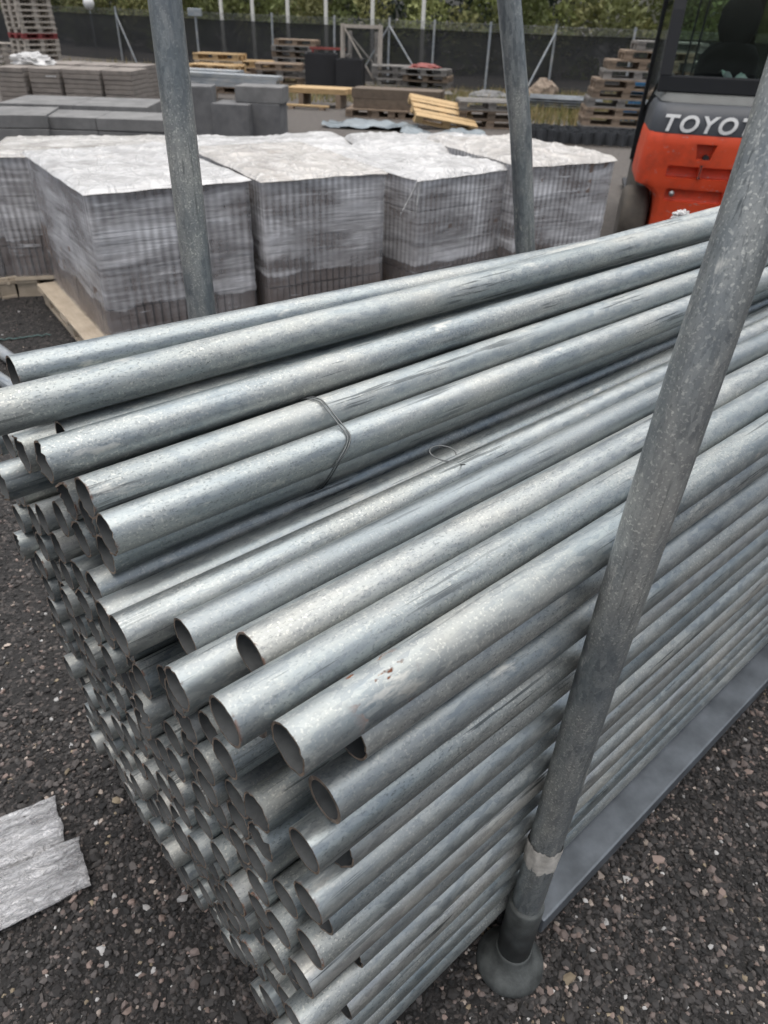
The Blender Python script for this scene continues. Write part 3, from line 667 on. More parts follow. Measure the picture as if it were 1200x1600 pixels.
def block(px, py, Y, rz, d, mat, label):
    p = at(px, py, Y); mb = MB(); mb.box((0, 0, d[2]/2), d, bev=.015); o = mb.build('concrete_block', mat); o.location = (p.x, p.y, 0); o.rotation_euler = (0, 0, rz); return tag(o, label, 'concrete block')
block(312, 170, 13.0, R(4), (.50, .5, .69), CONC, 'tall upright grey concrete block behind the far round post')
block(368, 182, 13.0, R(-6), (.60, .6, .47), CONC, 'low grey concrete block beside the tall upright one')
block(411, 165, 13.2, R(-4), (.76, .55, .23), CONC_LT, 'pale grey concrete block stacked on a darker one by yellow boards').location.z = .472
block(409, 182, 13.2, R(-4), (.74, .56, .47), CONC, 'dark concrete block carrying the pale one')
br = 'packs of brown slabs'
for i, (px, lb) in enumerate(((22, 'brown slab pack at the row end below the short pallet stack'), (75, 'brown slab pack with small white marks on its side'), (132, 'brown slab pack between the white marked one and the end one'), (188, 'brown slab pack at the end of the row by steel tubes'))):
    p = at(px, 140, 15.0+.05*i); e = slab_pack((p.x, p.y+.45, 0), R(-2), ((.52, .55, .68, .54)[i], .95, .62), 8, 1, PAVER_GREY, lb, br)
    if i == 1:
        mb = MB(); [mb.box((.06+.05*k, -.478, .58), (.03, .006, .018)) for k in range(4)]; mb.build('chalk_mark', WHITE, e)
    slab_pack((p.x-.22, p.y+1.75, 0), R(-2), (.60, .95, .62), 8, 1, PAVER_GREY, 'brown slab pack standing behind the '+('first', 'second', 'third', 'last')[i]+' brown pack of the front row', br)
def crumple(name, p, dims, mat, label, cat, seed, amp=.6, parent=None):
    bm = bmesh.new(); bmesh.ops.create_icosphere(bm, subdivisions=4, radius=1)
    for v in bm.verts:
        d = 1+amp*(mn.noise(v.co*2.2+Vector((seed, 0, 0)))*.5+abs(mn.noise(v.co*5+Vector((0, seed, 0))))*.35-.1); v.co = Vector((v.co.x*dims[0]*d, v.co.y*dims[1]*d, max(-.15, v.co.z)*dims[2]*d))
    me = bpy.data.meshes.new(name); bm.to_mesh(me); bm.free(); o = mk(name, me, mat, parent); lo = min(v.co.z for v in me.vertices); o.location = Vector(p)-Vector((0, 0, lo))
    return tag(o, label, cat) if label else o
p = at(52, 108, 15.9); crumple('plastic_wad', (p.x, p.y, .702), (.36, .22, .15), SHEETS[0], 'crumpled white plastic lying on the brown slab packs', 'plastic film', 4, 1.1)

# ------------------------------------------------------------------ pallets and timber by the fence
random.seed(21)
def stack(px, py, Y, rz, n, mats, label, group, jx=.03, step=.1455, z0=0., jr=.03, shift=(0, 0)):
    p = at(px, py, Y)
    for k in range(n):
        m = mats[k] if isinstance(mats, dict) and k in mats else (mats[None] if isinstance(mats, dict) else mats[k % len(mats)])
        lb = (label+(', '+('lowest one' if k == 0 else ORD[k]+' up') if n > 1 else '')) if not callable(label) else label(k)
        pallet((p.x+random.uniform(-jx, jx)+shift[0]*k, p.y+random.uniform(-jx, jx)+shift[1]*k, z0+k*step), rz+random.uniform(-jr, jr), m, lb, group)
def lab_tall(k): return {0: 'red painted pallet at the foot of the tall pallet stack', 5: 'red painted pallet partway up the tall pallet stack'}.get(k, 'weathered grey pallet, '+ORD[k]+' up in the tall stack by the fence')
stack(62, 104, 26.5, R(57), 13, {None: WOOD_LIGHT, 0: WOOD_RED, 5: WOOD_RED}, lab_tall, 'pallets in the tall stack', .02)
stack(12, 100, 26.5, R(28), 4, [WOOD_LIGHT], 'grey pallet in the short stack beside the tall one', 'pallets in the short stack', .02)
for k, (px, Y, n) in enumerate(((135, 24.0, 2), (190, 23.5, 2), (240, 23., 1))): stack(px, 105, Y, R(-6+5*k), n, [WOOD_GREY], 'low grey pallet '+('next to the tall stack', 'by the leaning fence strut', 'behind the far round post')[k], 'low grey pallets')
stack(352, 118, 22.0, R(-8), 4, [WOOD_OLD, WOOD_PALE], 'used pallet under the topmost new yellow pallet', 'used pallets under the yellow one', .06)
stack(345, 100, 22.0, R(-8), 1, [WOOD_NEW], 'new yellow pallet topmost on the pile behind the steel tubes', None, .0, z0=4*.1455)
stack(350, 118, 20.2, R(-10), 3, [WOOD_OLD], 'brown pallet in the lower pile below the yellow boarding', 'brown pallets by steel tubes', .04)
stack(340, 118, 20.2, R(-12), 1, [WOOD_NEW], 'new yellow pallet on the lower pile beside the steel tubes', None, .0, z0=3*.1455)
stack(440, 130, 21.6, R(3), 4, [WOOD_GREY, WOOD_OLD], 'greyish pallet in the pile beside the black crates', 'pallets beside the black crates', .05)
stack(395, 130, 22.2, R(12), 4, [WOOD_OLD, WOOD_NEW], 'pallet of brown or yellow wood in the pile behind the stacked blocks', 'brown pallets behind the wide block', .05)
stack(463, 100, 24.6, R(-5), 7, [WOOD_OLD, WOOD_GREY], 'brown pallet in the pile against the fence behind black crates', 'pallet pile against the fence', .07)
stack(618, 135, 22.4, R(4), 4, [WOOD_GREY], 'grey pallet in the pile behind the leaning wooden frame', 'pallets behind the wooden frame', .06)
stack(668, 140, 21.8, R(-14), 4, [WOOD_OLD, WOOD_GREY], 'old pallet in the pile topped with red tarp', 'pallets under the red tarp', .09)
p = at(664, 107, 21.8); crumple('tarp', (p.x, p.y, .575), (.40, .28, .09), REDTARP, 'faded red tarp crumpled on the old pallet pile', 'tarp', 9)
stack(762, 200, 15.4, R(2), 3, [WOOD_OLD, WOOD_BROWN, WOOD_GREY], 'dark pallet in the low stack behind the bent post', 'pallets behind the bent post', .03)
p = at(765, 158, 20.4); crumple('rubble_heap', (p.x, p.y, -.02), (.55, .4, .2), CONC_LT, 'grey rubble heaped on the ground behind the dark pallets', 'rubble', 5)
# new pallet leaning on that stack
p = at(688, 172, 15.1); pallet((p.x+.02, p.y-.05, .15), R(14), WOOD_NEW, 'new yellow pallet leaning on edge against the dark pallets', None, 0, (R(21), R(9)))
# stepped stack beside the forklift: each layer set farther back
p = at(952, 218, 15.1)
for k in range(10):
    sh = [0, .0, .02, .05, .12, .16, .32, .38, .70, .95][k]
    pallet((p.x+sh*.8, p.y+.12*sh, k*.1455), R(-6+random.uniform(-2, 2)), WOOD_OLD if k % 3 else WOOD_GREY, 'weathered pallet, '+ORD[k]+(' up' if k else '')+' in the stepped stack beside the forklift', 'pallets in the stepped stack')
q = at(1012, 155, 13.6)
stack(1085, 218, 15.4, R(-4), 8, [WOOD_OLD, WOOD_GREY], 'weathered pallet in the stack half hidden by the forklift', 'pallets behind the forklift')
for k, (px, zz_) in enumerate(((980, .60), (1000, .60), (985, .90))):
    p = at(px, 155, 16.6); mb = MB(); mb.box((0, 0, .07), (.55, .4, .02)); [mb.box((sx*.265, 0, .15), (.02, .4, .18)) for sx in (-1, 1)]; [mb.box((0, sy*.19, .15), (.51, .02, .18)) for sy in (-1, 1)]; mb.box((0, 0, .03), (.5, .36, .06)); o = mb.build('blue_crate', BLUE); o.location = (p.x+.1*k, p.y, 0.0+[0, .25, .5][k]); tag(o, 'blue plastic crate showing between the stepped pallets', 'crate', 'blue crates behind the pallets')
# new boards and old beams
def board_pile(px, py, Y, rz, L, n, rows, sz, mat, label, z0=.1, jit=.12, name='board_pile', part='board'):
    p = at(px, py, Y); e = empty(name, (p.x, p.y, 0), rz)
    for b in (-.3, .3): mb = MB(); mb.box((b*L, 0, z0/2), (.1, n*sz[0]+.05, z0)); mb.build('bearer', WOOD_OLD, e)
    key = (name, px)
    mb = MB(); mb.box((0, 0, 0), (L, sz[0]-.004, sz[1]-.003), bev=.003); me = mb.mesh(part); me.materials.append(mat)
    for r_ in range(rows):
        for k in range(n): o = mk(part, me, None, e); o.location = (random.uniform(-jit, jit), (k-(n-1)/2)*sz[0], z0+.001+(r_+.5)*sz[1]); o.rotation_euler = (0, 0, random.uniform(-.006, .006))
    return tag(e, label, 'timber')
board_pile(505, 168, 17.8, R(-7), 1.35, 6, 2, (.12, .05), WOOD_NEW, 'pile of new yellow boards lying before the black crates', .26)
board_pile(480, 177, 17.1, R(-9), 1.1, 1, 1, (.12, .035), WOOD_NEW, 'single new yellow board lying below the yellow board pile', .05)
board_pile(622, 178, 16.4, R(-7), 1.75, 4, 2, (.16, .17), WOOD_BROWN, 'pack of thick dark brown beams on pallets before the frame', .148, .03, 'beam_pack', 'beam')
stack(590, 196, 16.4, R(-7), 1, [WOOD_OLD], 'old pallet under the beam end next to the yellow boards', 'pallets under the beams', 0)
stack(655, 200, 16.3, R(-7), 1, [WOOD_OLD], 'old pallet under the beam end next to the leaning yellow pallet', 'pallets under the beams', 0)
board_pile(632, 150, 20.5, R(-5), 2.2, 3, 1, (.22, .04), WOOD_GREY, 'weathered grey planks lying behind the brown beams', .12)
# steel profiles lying in bundles
for k, (px, py, Y, n, L, rz, lb) in enumerate(((262, 140, 18.6, 5, 3.4, R(-8), 'bundle of grey steel tubes lying behind the far round post'), (355, 148, 17.4, 4, 2.2, R(-12), 'bundle of grey steel tubes lying beside the tall concrete block'))):
    p = at(px, py, Y); e = empty('tube_bundle', (p.x, p.y, 0), rz)
    for b in (-.3, .3): mb = MB(); mb.box((b*L, 0, .17), (.09, .6, .34)); mb.build('bearer', WOOD_OLD, e)
    mb = MB(); mb.box((0, 0, 0), (L, .075, .075), bev=.006); me = mb.mesh('steel_tube'); me.materials.append(GALV_FAR)
    for r_ in range(3):
        for j in range(n): o = mk('steel_tube', me, None, e); o.location = (random.uniform(-.15, .15), (j-(n-1)/2)*.085, .342+.0385+r_*.078); o.rotation_euler = (0, 0, random.uniform(-.02, .02)); o['rust'] = 0.; o['rust_spots'] = 0.
    tag(e, lb, 'steel tubes')
# black crates
def crate(px, py, Y, rz, d, label):
    p = at(px, py, Y); e = empty('black_crate', (p.x, p.y, 0), rz); x, y, h = d
    for s in (-1, 1):
        mb = MB(); mb.box((0, s*(y/2-.012), h/2+.05), (x, .024, h), bev=.004); mb.build('panel', BLACK_SHEET, e)
        mb = MB(); mb.box((s*(x/2-.012), 0, h/2+.05), (.024, y-.05, h-.004), bev=.004); mb.build('panel', BLACK_SHEET, e)
        for t in (-1, 1): mb = MB(); mb.box((s*(x/2+.012), t*(y/2-.04), h/2+.025), (.022, .06, h+.05)); mb.build('corner_post', BLACK, e)
    mb = MB(); mb.box((0, 0, .035), (x-.05, y-.05, .03)); mb.build('floor_panel', BLACK_SHEET, e); return tag(e, label, 'crate')
crate(503, 140, 21.0, R(6), (.78, .8, .80), 'wide black sheet crate standing before the fence')
crate(548, 138, 20.7, R(-4), (.60, .7, .72), 'narrower black crate beside the leaning wooden frame')
# wooden trestle frame
p = at(564, 140, 22.6); e = empty('wooden_trestle', (p.x, p.y, 0), R(-3))
def beam(name, a_, b_, w_, mat, parent, t=None):
    a_, b_ = Vector(a_), Vector(b_); d = b_-a_; mb = MB(); mb.box((d.length/2, 0, 0), (d.length, w_, t or w_)); o = mb.build(name, mat, parent); x = d.normalized(); y = x.orthogonal().normalized() if abs(x.z) > .9 else Vector((0, 0, 1)).cross(x).normalized(); o.matrix_local = Matrix.Translation(a_) @ Matrix((x, y, x.cross(y))).transposed().to_4x4(); return o
for x in (-.5, .5): beam('upright', (x, 0, 0), (x, 0, 1.46), .085, WOOD_LIGHT, e); beam('back_upright', (x*.72, .5, 0), (x*.72, .5, 1.3), .075, WOOD_GREY, e)
beam('top_rail', (-.46, .0, 1.41), (.46, .0, 1.41), .08, WOOD_LIGHT, e); beam('brace', (-.44, -.07, 1.36), (.46, -.07, .06), .07, WOOD_LIGHT, e, .03); beam('bottom_rail', (-.46, 0, .06), (.46, 0, .06), .07, WOOD_LIGHT, e); beam('brace', (-.36, .5, 1.2), (.36, .5, .5), .06, WOOD_GREY, e, .03)
for x in (-.5, .5): beam('side_rail', (x*.86, .04, .75), (x*.74, .46, .75), .06, WOOD_GREY, e)
tag(e, 'pale wooden trestle frame with diagonal brace standing before the fence', 'frame')
# red bar trestle
p = at(512, 80, 23.6); e = empty('red_trestle', (p.x, p.y, 0)); beam('bar', (-.5, 0, .86), (.5, 0, .86), .06, REDTARP, e); [beam('leg', (x, 0, 0), (x, 0, .83), .05, REDTARP, e) for x in (-.42, .42)]; tag(e, 'red steel bar trestle standing behind the black crates', 'trestle')
# plastic film on the ground, geocell mat, corrugated sheets, boulder, grass
def ground_sheet(name, px, py, Y, d, rz, mat, label, cat, seed, amp):
    p = at(px, py, Y); mb = MB(); nx, ny = 34, 18; vs = []
    for i in range(nx+1):
        for j in range(ny+1):
            x, y = d[0]*(i/nx-.5), d[1]*(j/ny-.5); q = Vector((x*2.4+seed, y*2.4, seed)); vs.append((x*(1+.15*mn.noise(q*.5)), y*(1+.25*mn.noise(q*.7+Vector((3, 1, 0)))), .01+amp*max(0, .3+mn.noise(q))+amp*.4*abs(mn.noise(q*3))))
    mb.add(vs, [(i*(ny+1)+j, (i+1)*(ny+1)+j, (i+1)*(ny+1)+j+1, i*(ny+1)+j+1) for i in range(nx) for j in range(ny)], True); o = mb.build(name, mat); o.location = (p.x, p.y, .0); o.rotation_euler = (0, 0, rz); return tag(o, label, cat)
GREYFILM = plain('grey_film', (.16, .19, .205), .35, 0, .45, 3)
ground_sheet('plastic_sheet', 580, 192, 14.6, (1.7, .8), R(-6), GREYFILM, 'grey wrinkled plastic sheet on the ground before the brown beams', 'plastic film', 2, .10)
ground_sheet('plastic_sheet', 690, 216, 13.6, (1.4, .7), R(-10), GREYFILM, 'dark wrinkled plastic sheet on ground before the leaning yellow pallet', 'plastic film', 6, .12)
def geocell():
    p = at(915, 232, 13.7); e = empty('geocell_mat', (p.x, p.y, 0), R(-6)); m_ = plain('geocell_plastic', (.055, .058, .062), .45, 0, .3, 6)
    for r_ in range(7):
        mb = MB(); n = 40; top = []
        for i in range(n+1):
            x = -.95+1.9*i/n; y = -.42+.13*r_+.055*math.sin(i*math.pi/2+(r_ % 2)*math.pi); z0 = .02; h = .20+.03*mn.noise(Vector((x*2, r_, 0)))
            top.append((x, y, z0, h))
        vs = []; 
        for x, y, z0, h in top: vs += [(x, y-.006, z0), (x, y-.006, h), (x, y+.006, h), (x, y+.006, z0)]
        fs = [tuple(((i*4+k), (i+1)*4+k, (i+1)*4+(k+1) % 4, i*4+(k+1) % 4)) for i in range(n) for k in range(4)]; mb.add(vs, fs); mb.build('cell_strip', m_, e)
    tag(e, 'black plastic geocell mat spread before the stepped pallet stack', 'mat')
geocell()
SHEETM = plain('weathered_sheet', (.15, .165, .175), .8, 0, .45, 4)
def corrugated(px, py, Y, rz, label, k):
    p = at(px, py, Y); e = empty('corrugated_sheets', (p.x, p.y, 0), rz)
    mb = MB(); mb.box((0, 0, .04), (1.2, .4, .08)); mb.build('bearer', WOOD_OLD, e)
    for q in range(4):
        mb = MB(); n = 60; vs = []
        for i in range(n+1):
            y = -.45+.9*i/n; z = .10+q*.05+.022*math.sin(i*.7)+.03*mn.noise(Vector((q, i*.05, 0)))
            for x in (-.8, .8): vs += [(x+.06*q, y, z), (x+.06*q, y, z+.004)]
        fs = []
        for i in range(n): a_, b_ = i*4, (i+1)*4; fs += [(a_, a_+2, b_+2, b_), (a_+1, b_+1, b_+3, a_+3), (a_, b_, b_+1, a_+1), (a_+2, a_+3, b_+3, b_+2)]
        mb.add(vs, fs, True); o = mb.build('sheet', SHEETM, e)
    tag(e, label, 'metal sheets')
corrugated(868, 172, 18.8, R(-8), 'stack of grey corrugated sheets lying before the boulder', 0)
p = at(848, 152, 21.6); crumple('boulder', (p.x, p.y, -.05), (.42, .35, .42), STONE, 'brown boulder at the foot of the fence strut', 'boulder', 12, .5)
p = at(826, 158, 21.2); crumple('boulder', (p.x-.1, p.y, -.04), (.22, .2, .24), STONE, 'small brown stone beside the boulder at the fence', 'boulder', 15, .5)
def grass(name, regions, h, cols, label):
    V = []; Fc = []; C = []
    for x0, x1, y0, y1, n in regions:
        for _ in range(n):
            x, y = random.uniform(x0, x1), random.uniform(y0, y1); hh = h*random.uniform(.4, 1.2); a_ = random.uniform(0, 6.28); w_ = .012+.004*random.random(); bx, by = random.gauss(0, .06), random.gauss(0, .06); b = len(V)
            V += [(x-w_*math.cos(a_), y-w_*math.sin(a_), 0), (x+w_*math.cos(a_), y+w_*math.sin(a_), 0), (x+bx, y+by, hh)]; Fc.append((b, b+1, b+2)); c = random.choice(cols); k = random.uniform(.7, 1.2); C += [(c[0]*k, c[1]*k, c[2]*k, 1)]*3
    me = bpy.data.meshes.new(name); me.from_pydata(V, [], Fc); at_ = me.attributes.new('tint', 'FLOAT_COLOR', 'POINT'); at_.data.foreach_set('color', np.array(C, np.float32).ravel()); o = mk(name, me, LEAF); kind(o, 'stuff'); return tag(o, label, 'grass')
# ------------------------------------------------------------------ fence
FL = [Vector((-44, 50)), Vector((-9.67, 29.96)), Vector((2.36, 22.9)), Vector((5.6, 22.9)), Vector((26, 26))]
def fence_at(px, off=0.):
    d = ray(px, 90)
    for a_, b_ in zip(FL[:-1], FL[1:]):
        e_ = b_-a_; den = d[0]*e_.y-d[1]*e_.x
        if abs(den) < 1e-9: continue
        t = (a_.x*d[1]-a_.y*d[0])/(-den) if False else (d[1]*a_.x-d[0]*a_.y)/den
        if -.0001 <= t <= 1.0001: return a_+e_*t
    return FL[-1]
fence = empty('yard_fence', (0, 0, 0)); tag(fence, 'yard fence with grey steel posts and black windbreak net', 'fence')
for a_, b_ in zip(FL[:-1], FL[1:]):
    mb = MB(); d = b_-a_; n = max(2, int(d.length/.8)); nz = 6; nn = Vector((-d.y, d.x)).normalized(); vs = []
    for i in range(n+1):
        for j in range(nz+1):
            p = a_+d*i/n+nn*(.05+.03*mn.noise(Vector((i*.6, j*.5, a_.x)))); vs.append((p.x, p.y, .02+1.36*j/nz+(.02*mn.noise(Vector((i*.9, 0, 3))) if j == nz else 0)))
    mb.add(vs, [(i*(nz+1)+j, (i+1)*(nz+1)+j, (i+1)*(nz+1)+j+1, i*(nz+1)+j+1) for i in range(n) for j in range(nz)], True); mb.build('windbreak_net', SCREEN, fence)
    for z in (1.40, 1.45, 1.50, 1.55):
        mb = MB(); mb.tube([(a_.x, a_.y, z), (b_.x, b_.y, z)], .007, 5); mb.build('wire_strand', WIRE, fence)
def fpost(px, strut=None, h=1.62):
    p = fence_at(px); mb = MB(); mb.tube([(p.x, p.y-.04, 0), (p.x, p.y-.04, h)], .034, 10); o = mb.build('post', GALV_FAR, fence); o['rust'] = 0.; o['rust_spots'] = 0.
    for s in strut or ():
        mb = MB(); mb.tube([(p.x, p.y-.09, h*.88), (p.x+s[0], p.y+s[1], 0)], .028, 8); o = mb.build('strut', GALV_FAR, fence); o['rust'] = 0.; o['rust_spots'] = 0.
for px, st in ((-60, None), (85, None), (192, ((.6, -.4),)), (428, None), (523, None), (607, ((-.95, .5), (1.1, -.6))), (676, None), (762, None), (862, ((-.72, -.5),)), (984, None), (1120, None), (1230, None)): fpost(px, st)
# white poles, lamp and small sign behind the fence
for px in (328, 376, 430, 489, 561, 640):
    p = fence_at(px)+Vector((.35, .75)); mb = MB(); mb.tube([(0, 0, 0), (0, 0, 4.5), (0, 0, 7)], [.06, .055, .04], 10); mb.lathe([(.0, 6.98), (.06, 7.0), (.07, 7.05), (.0, 7.1)], 10)
    o = mb.build('flag_pole', POLEW); o.location = (p.x, p.y, 0); tag(o, 'slender white pole standing behind the yard fence', 'pole', 'white poles behind the fence')
p = fence_at(131)+Vector((.2, .9)); e = empty('globe_lamp', (p.x, p.y, 0)); mb = MB(); mb.tube([(0, 0, 0), (0, 0, 1.5)], .03, 10); mb.build('pole', GALV_FAR, e); mb = MB(); mb.lathe([(0, 1.48), (.1, 1.5), (.17, 1.58), (.2, 1.68), (.17, 1.79), (.1, 1.86), (0, 1.88)], 20); mb.build('globe', WHITE, e); tag(e, 'white globe lamp on a short pole behind the fence', 'lamp')
p = fence_at(315)+Vector((0, -.3)); e = empty('sign_post', (p.x, p.y, 0)); mb = MB(); mb.tube([(0, 0, 0), (0, 0, 1.5)], .035, 10); mb.build('pole', GALV_FAR, e); mb = MB(); mb.box((0, -.03, 1.55), (.45, .12, .22), bev=.02); mb.build('sign_box', GALV_FAR, e); tag(e, 'grey post with a flat box on top before the fence', 'post')
grass('dry_grass', [(2.4, 7.5, 15.8, 22.4, 6500), (-3, 3, 18.5, 22.5, 2500), (-12, -3, 22, 29, 1500)], .22, [(.30, .23, .10), (.36, .29, .15), (.20, .19, .07), (.14, .15, .05)], 'dry straw coloured grass growing along the foot of the fence')

# ------------------------------------------------------------------ trees beyond the fence: one mass
def foliage(name, clumps, leaf, per, cols, label):
    n = len(clumps)*per; c = np.repeat(np.array([k[:3] for k in clumps]), per, 0); s = np.repeat(np.array([k[3:6] for k in clumps]), per, 0)
    d = rng.normal(0, 1, (n, 3)); d /= np.linalg.norm(d, axis=1)[:, None]; P_ = c+d*s*rng.uniform(.25, 1., (n, 1))**.5
    a_ = rng.normal(0, 1, (n, 3)); a_ /= np.linalg.norm(a_, axis=1)[:, None]; b_ = np.cross(a_, rng.normal(0, 1, (n, 3))); b_ /= np.linalg.norm(b_, axis=1)[:, None]
    sz = leaf*rng.uniform(.6, 1.4, (n, 1)); V = np.stack([P_-a_*sz, P_-b_*sz*.5, P_+a_*sz, P_+b_*sz*.5], 1).reshape(-1, 3); V[:, 2] = np.maximum(V[:, 2], .02)
    Fc = np.arange(n*4).reshape(n, 4); me = bpy.data.meshes.new(name); me.vertices.add(len(V)); me.vertices.foreach_set('co', V.ravel()); me.loops.add(n*4); me.loops.foreach_set('vertex_index', Fc.ravel().astype(np.int32)); me.polygons.add(n); me.polygons.foreach_set('loop_start', np.arange(0, n*4, 4, dtype=np.int32)); me.update(calc_edges=True)
    cc = np.repeat(np.array(cols)[rng.integers(0, len(cols), len(clumps))]*rng.uniform(.7, 1.3, (len(clumps), 1)), per, 0)*rng.uniform(.75, 1.25, (n, 1)); cc = np.concatenate([np.repeat(cc, 4, 0), np.ones((n*4, 1))], 1)
    at_ = me.attributes.new('tint', 'FLOAT_COLOR', 'POINT'); at_.data.foreach_set('color', cc.ravel().astype(np.float32)); o = mk(name, me, LEAF); kind(o, 'stuff'); return tag(o, label, 'trees')
def along(x): return float(np.interp(x, [p.x for p in FL], [p.y for p in FL]))
cl = []
for x in np.arange(-34, 22, .55):
    for z in (.7, 1.5, 2.4, 3.4, 4.5):
        if rng.random() < .88: cl.append((x+rng.normal(0, .5), along(x)+5.5+rng.uniform(0, 4)+.3*z, z+rng.normal(0, .3), .75, .75, .75+.15*rng.random()))
foliage('birch_thicket', cl, .10, 260, [(.19, .22, .075), (.22, .24, .09), (.17, .20, .075), (.21, .21, .085)], 'olive green birch and willow thicket growing beyond the fence')
cl = []
for x in np.arange(-60, 40, 1.5):
    hh = rng.uniform(9, 13)
    for k in range(12):
        z = .5+hh*k/12; r_ = 1.9*(1-k/13); cl.append((x+rng.normal(0, .3), along(x)+15+rng.uniform(-1, 5), z, r_, r_, .7))
foliage('conifer_wood', cl, .17, 150, [(.035, .05, .03), (.045, .06, .034), (.03, .045, .03)], 'dark conifer wood behind the birch thicket')
# pale house behind the trees
p = at(985, 8, 36); e = empty('house', (p.x+1.2, p.y, 0), R(-8))
mb = MB(); mb.box((0, 0, 1.6), (4.2, 5, 3.2)); mb.build('wall', HOUSEW, e); mb = MB(); mb.add([(-2.4, -2.8, 3.2), (2.4, -2.8, 3.2), (2.4, 2.8, 3.2), (-2.4, 2.8, 3.2), (-2.4, 0, 4.9), (2.4, 0, 4.9)], [(0, 1, 5, 4), (2, 3, 4, 5), (0, 4, 3), (1, 2, 5), (0, 3, 2, 1)]); mb.build('roof', ROOFM, e)
for x in (-1.2, 1.1): mb = MB(); mb.box((x, -2.52, 1.8), (.9, .06, 1.1)); wo = mb.build('window', WHITE, e); mb = MB(); mb.box((x, -2.56, 1.8), (.76, .03, .96)); mb.build('pane', PANE, wo)
tag(e, 'white house glimpsed through the trees beyond the fence', 'house')

# ------------------------------------------------------------------ forklift (local x to its right seen from behind, y forward)
fk = empty('forklift', (2.45, 6.34, 0), R(-12)); tag(fk, 'orange red forklift with dark grey cab seen from behind', 'forklift')
def outline(w_, yr, yf, rad, n=8):
    pts = [Vector((-w_, yf, 0))]
    for k in range(n+1): t = math.pi+math.pi/2*k/n; pts.append(Vector((-w_+rad+rad*math.cos(t), yr+rad+rad*math.sin(t), 0)))
    for k in range(1, 5): pts.append(Vector((-w_+rad+(2*w_-2*rad)*k/5, yr-.025*math.sin(math.pi*k/5), 0)))
    for k in range(n+1): t = 1.5*math.pi+math.pi/2*k/n; pts.append(Vector((w_-rad+rad*math.cos(t), yr+rad+rad*math.sin(t), 0)))
    pts.append(Vector((w_, yf, 0))); return pts
def lofted(levels): return [[Vector((p.x, p.y, z)) for p in outline(w_, yr, yf, rad)] for z, w_, yr, yf, rad in levels]
mb = MB(); mb.loft(lofted([(.14, .28, .09, .70, .06), (.42, .285, .06, .70, .06), (.50, .295, .05, .70, .06), (.545, .33, .045, .70, .07), (.58, .39, .04, .70, .10), (.605, .468, .035, .70, .15), (.65, .476, .03, .70, .16), (.80, .470, .012, .70, .16), (.91, .462, .002, .70, .16), (.965, .457, .0, .70, .16), (.992, .450, .008, .70, .16)]), True, True, True)
cw = mb.mesh('cw')
cut = MB()
cut.add([(-.085, -.2, .935), (.085, -.2, .935), (.055, -.2, .815), (-.055, -.2, .815), (-.075, .06, .93), (.075, .06, .93), (.05, .06, .82), (-.05, .06, .82)], [(3, 2, 1, 0), (4, 5, 6, 7), (1, 5, 4, 0), (2, 6, 5, 1), (3, 7, 6, 2), (0, 4, 7, 3)])
for z0, z1, x0, x1 in ((.675, .765, -.255, .255), (.49, .59, -.225, .225)): cut.box(((x0+x1)/2, -.06, (z0+z1)/2), (x1-x0, .27, z1-z0), bev=.018)
co_, cu_ = mk('counterweight', cw, RED), cut.build('cutter', RED)
md = co_.modifiers.new('b', 'BOOLEAN'); md.object = cu_; md.operation = 'DIFFERENCE'; md.solver = 'EXACT'
dg = bpy.context.evaluated_depsgraph_get(); me = bpy.data.meshes.new_from_object(co_.evaluated_get(dg)); bpy.data.objects.remove(co_); bpy.data.objects.remove(cu_)
if not me.materials: me.materials.append(RED)
bm = bmesh.new(); bm.from_mesh(me); bmesh.ops.remove_doubles(bm, verts=bm.verts[:], dist=.0004)
for e_ in bm.edges:
    if len(e_.link_faces) == 2 and e_.calc_face_angle(0) > R(34): e_.smooth = False
for f_ in bm.faces: f_.smooth = True
bm.to_mesh(me); bm.free(); cwo = mk('counterweight', me, RED, fk)
mb = MB(); mb.tube([(.02, .0, .83), (.02, .05, .83)], .024, 14); mb.build('bolt', BLACK, cwo)
mb = MB(); mb.tube([(0, -.01, .68), (0, -.01, .78)], .012, 12); mb.build('tow_pin', BLACK, cwo)
mb = MB(); mb.lathe([(0, 0), (.022, .0), (.022, .03), (0, .034)], 14, (0, 0, 0)); o = mb.build('bolt', STEEL, cwo); o.location = (-.17, .06, .55); o.rotation_euler = (R(90), 0, 0)
mb = MB(); mb.box((0, .02, .73), (.02, .08, .088)); mb.build('rib', RED, cwo)
mb = MB(); mb.loft(lofted([(.994, .450, .006, .72, .16), (1.03, .448, .006, .72, .16), (1.08, .444, .012, .72, .16), (1.13, .436, .028, .72, .16), (1.165, .42, .055, .72, .15), (1.188, .40, .085, .72, .14), (1.197, .375, .11, .72, .12)]), True, True, True); mb.build('rear_cover', GREYPL, fk)
mb = MB(); mb.loft(lofted([(1.199, .40, .12, .95, .12), (1.225, .39, .14, .95, .12), (1.25, .36, .18, .95, .10)]), True, True, True); mb.build('hood', HOOD, fk)
tcv = bpy.data.curves.new('txt', 'FONT'); tcv.body = 'TOYOTA'; tcv.size = .168; tcv.extrude = .003; tcv.offset = .0042; tcv.shear = .22; tcv.align_x = 'CENTER'; tcv.space_character = 1.22
to = bpy.data.objects.new('txt', tcv); COL.objects.link(to); dg = bpy.context.evaluated_depsgraph_get(); me = bpy.data.meshes.new_from_object(to.evaluated_get(dg)); bpy.data.objects.remove(to)
me.materials.clear(); me.materials.append(LETTER); lt = mk('lettering', me, LETTER, fk)
xs = [v.co.x for v in me.vertices]; wd = max(xs)-min(xs); kx = .80/wd
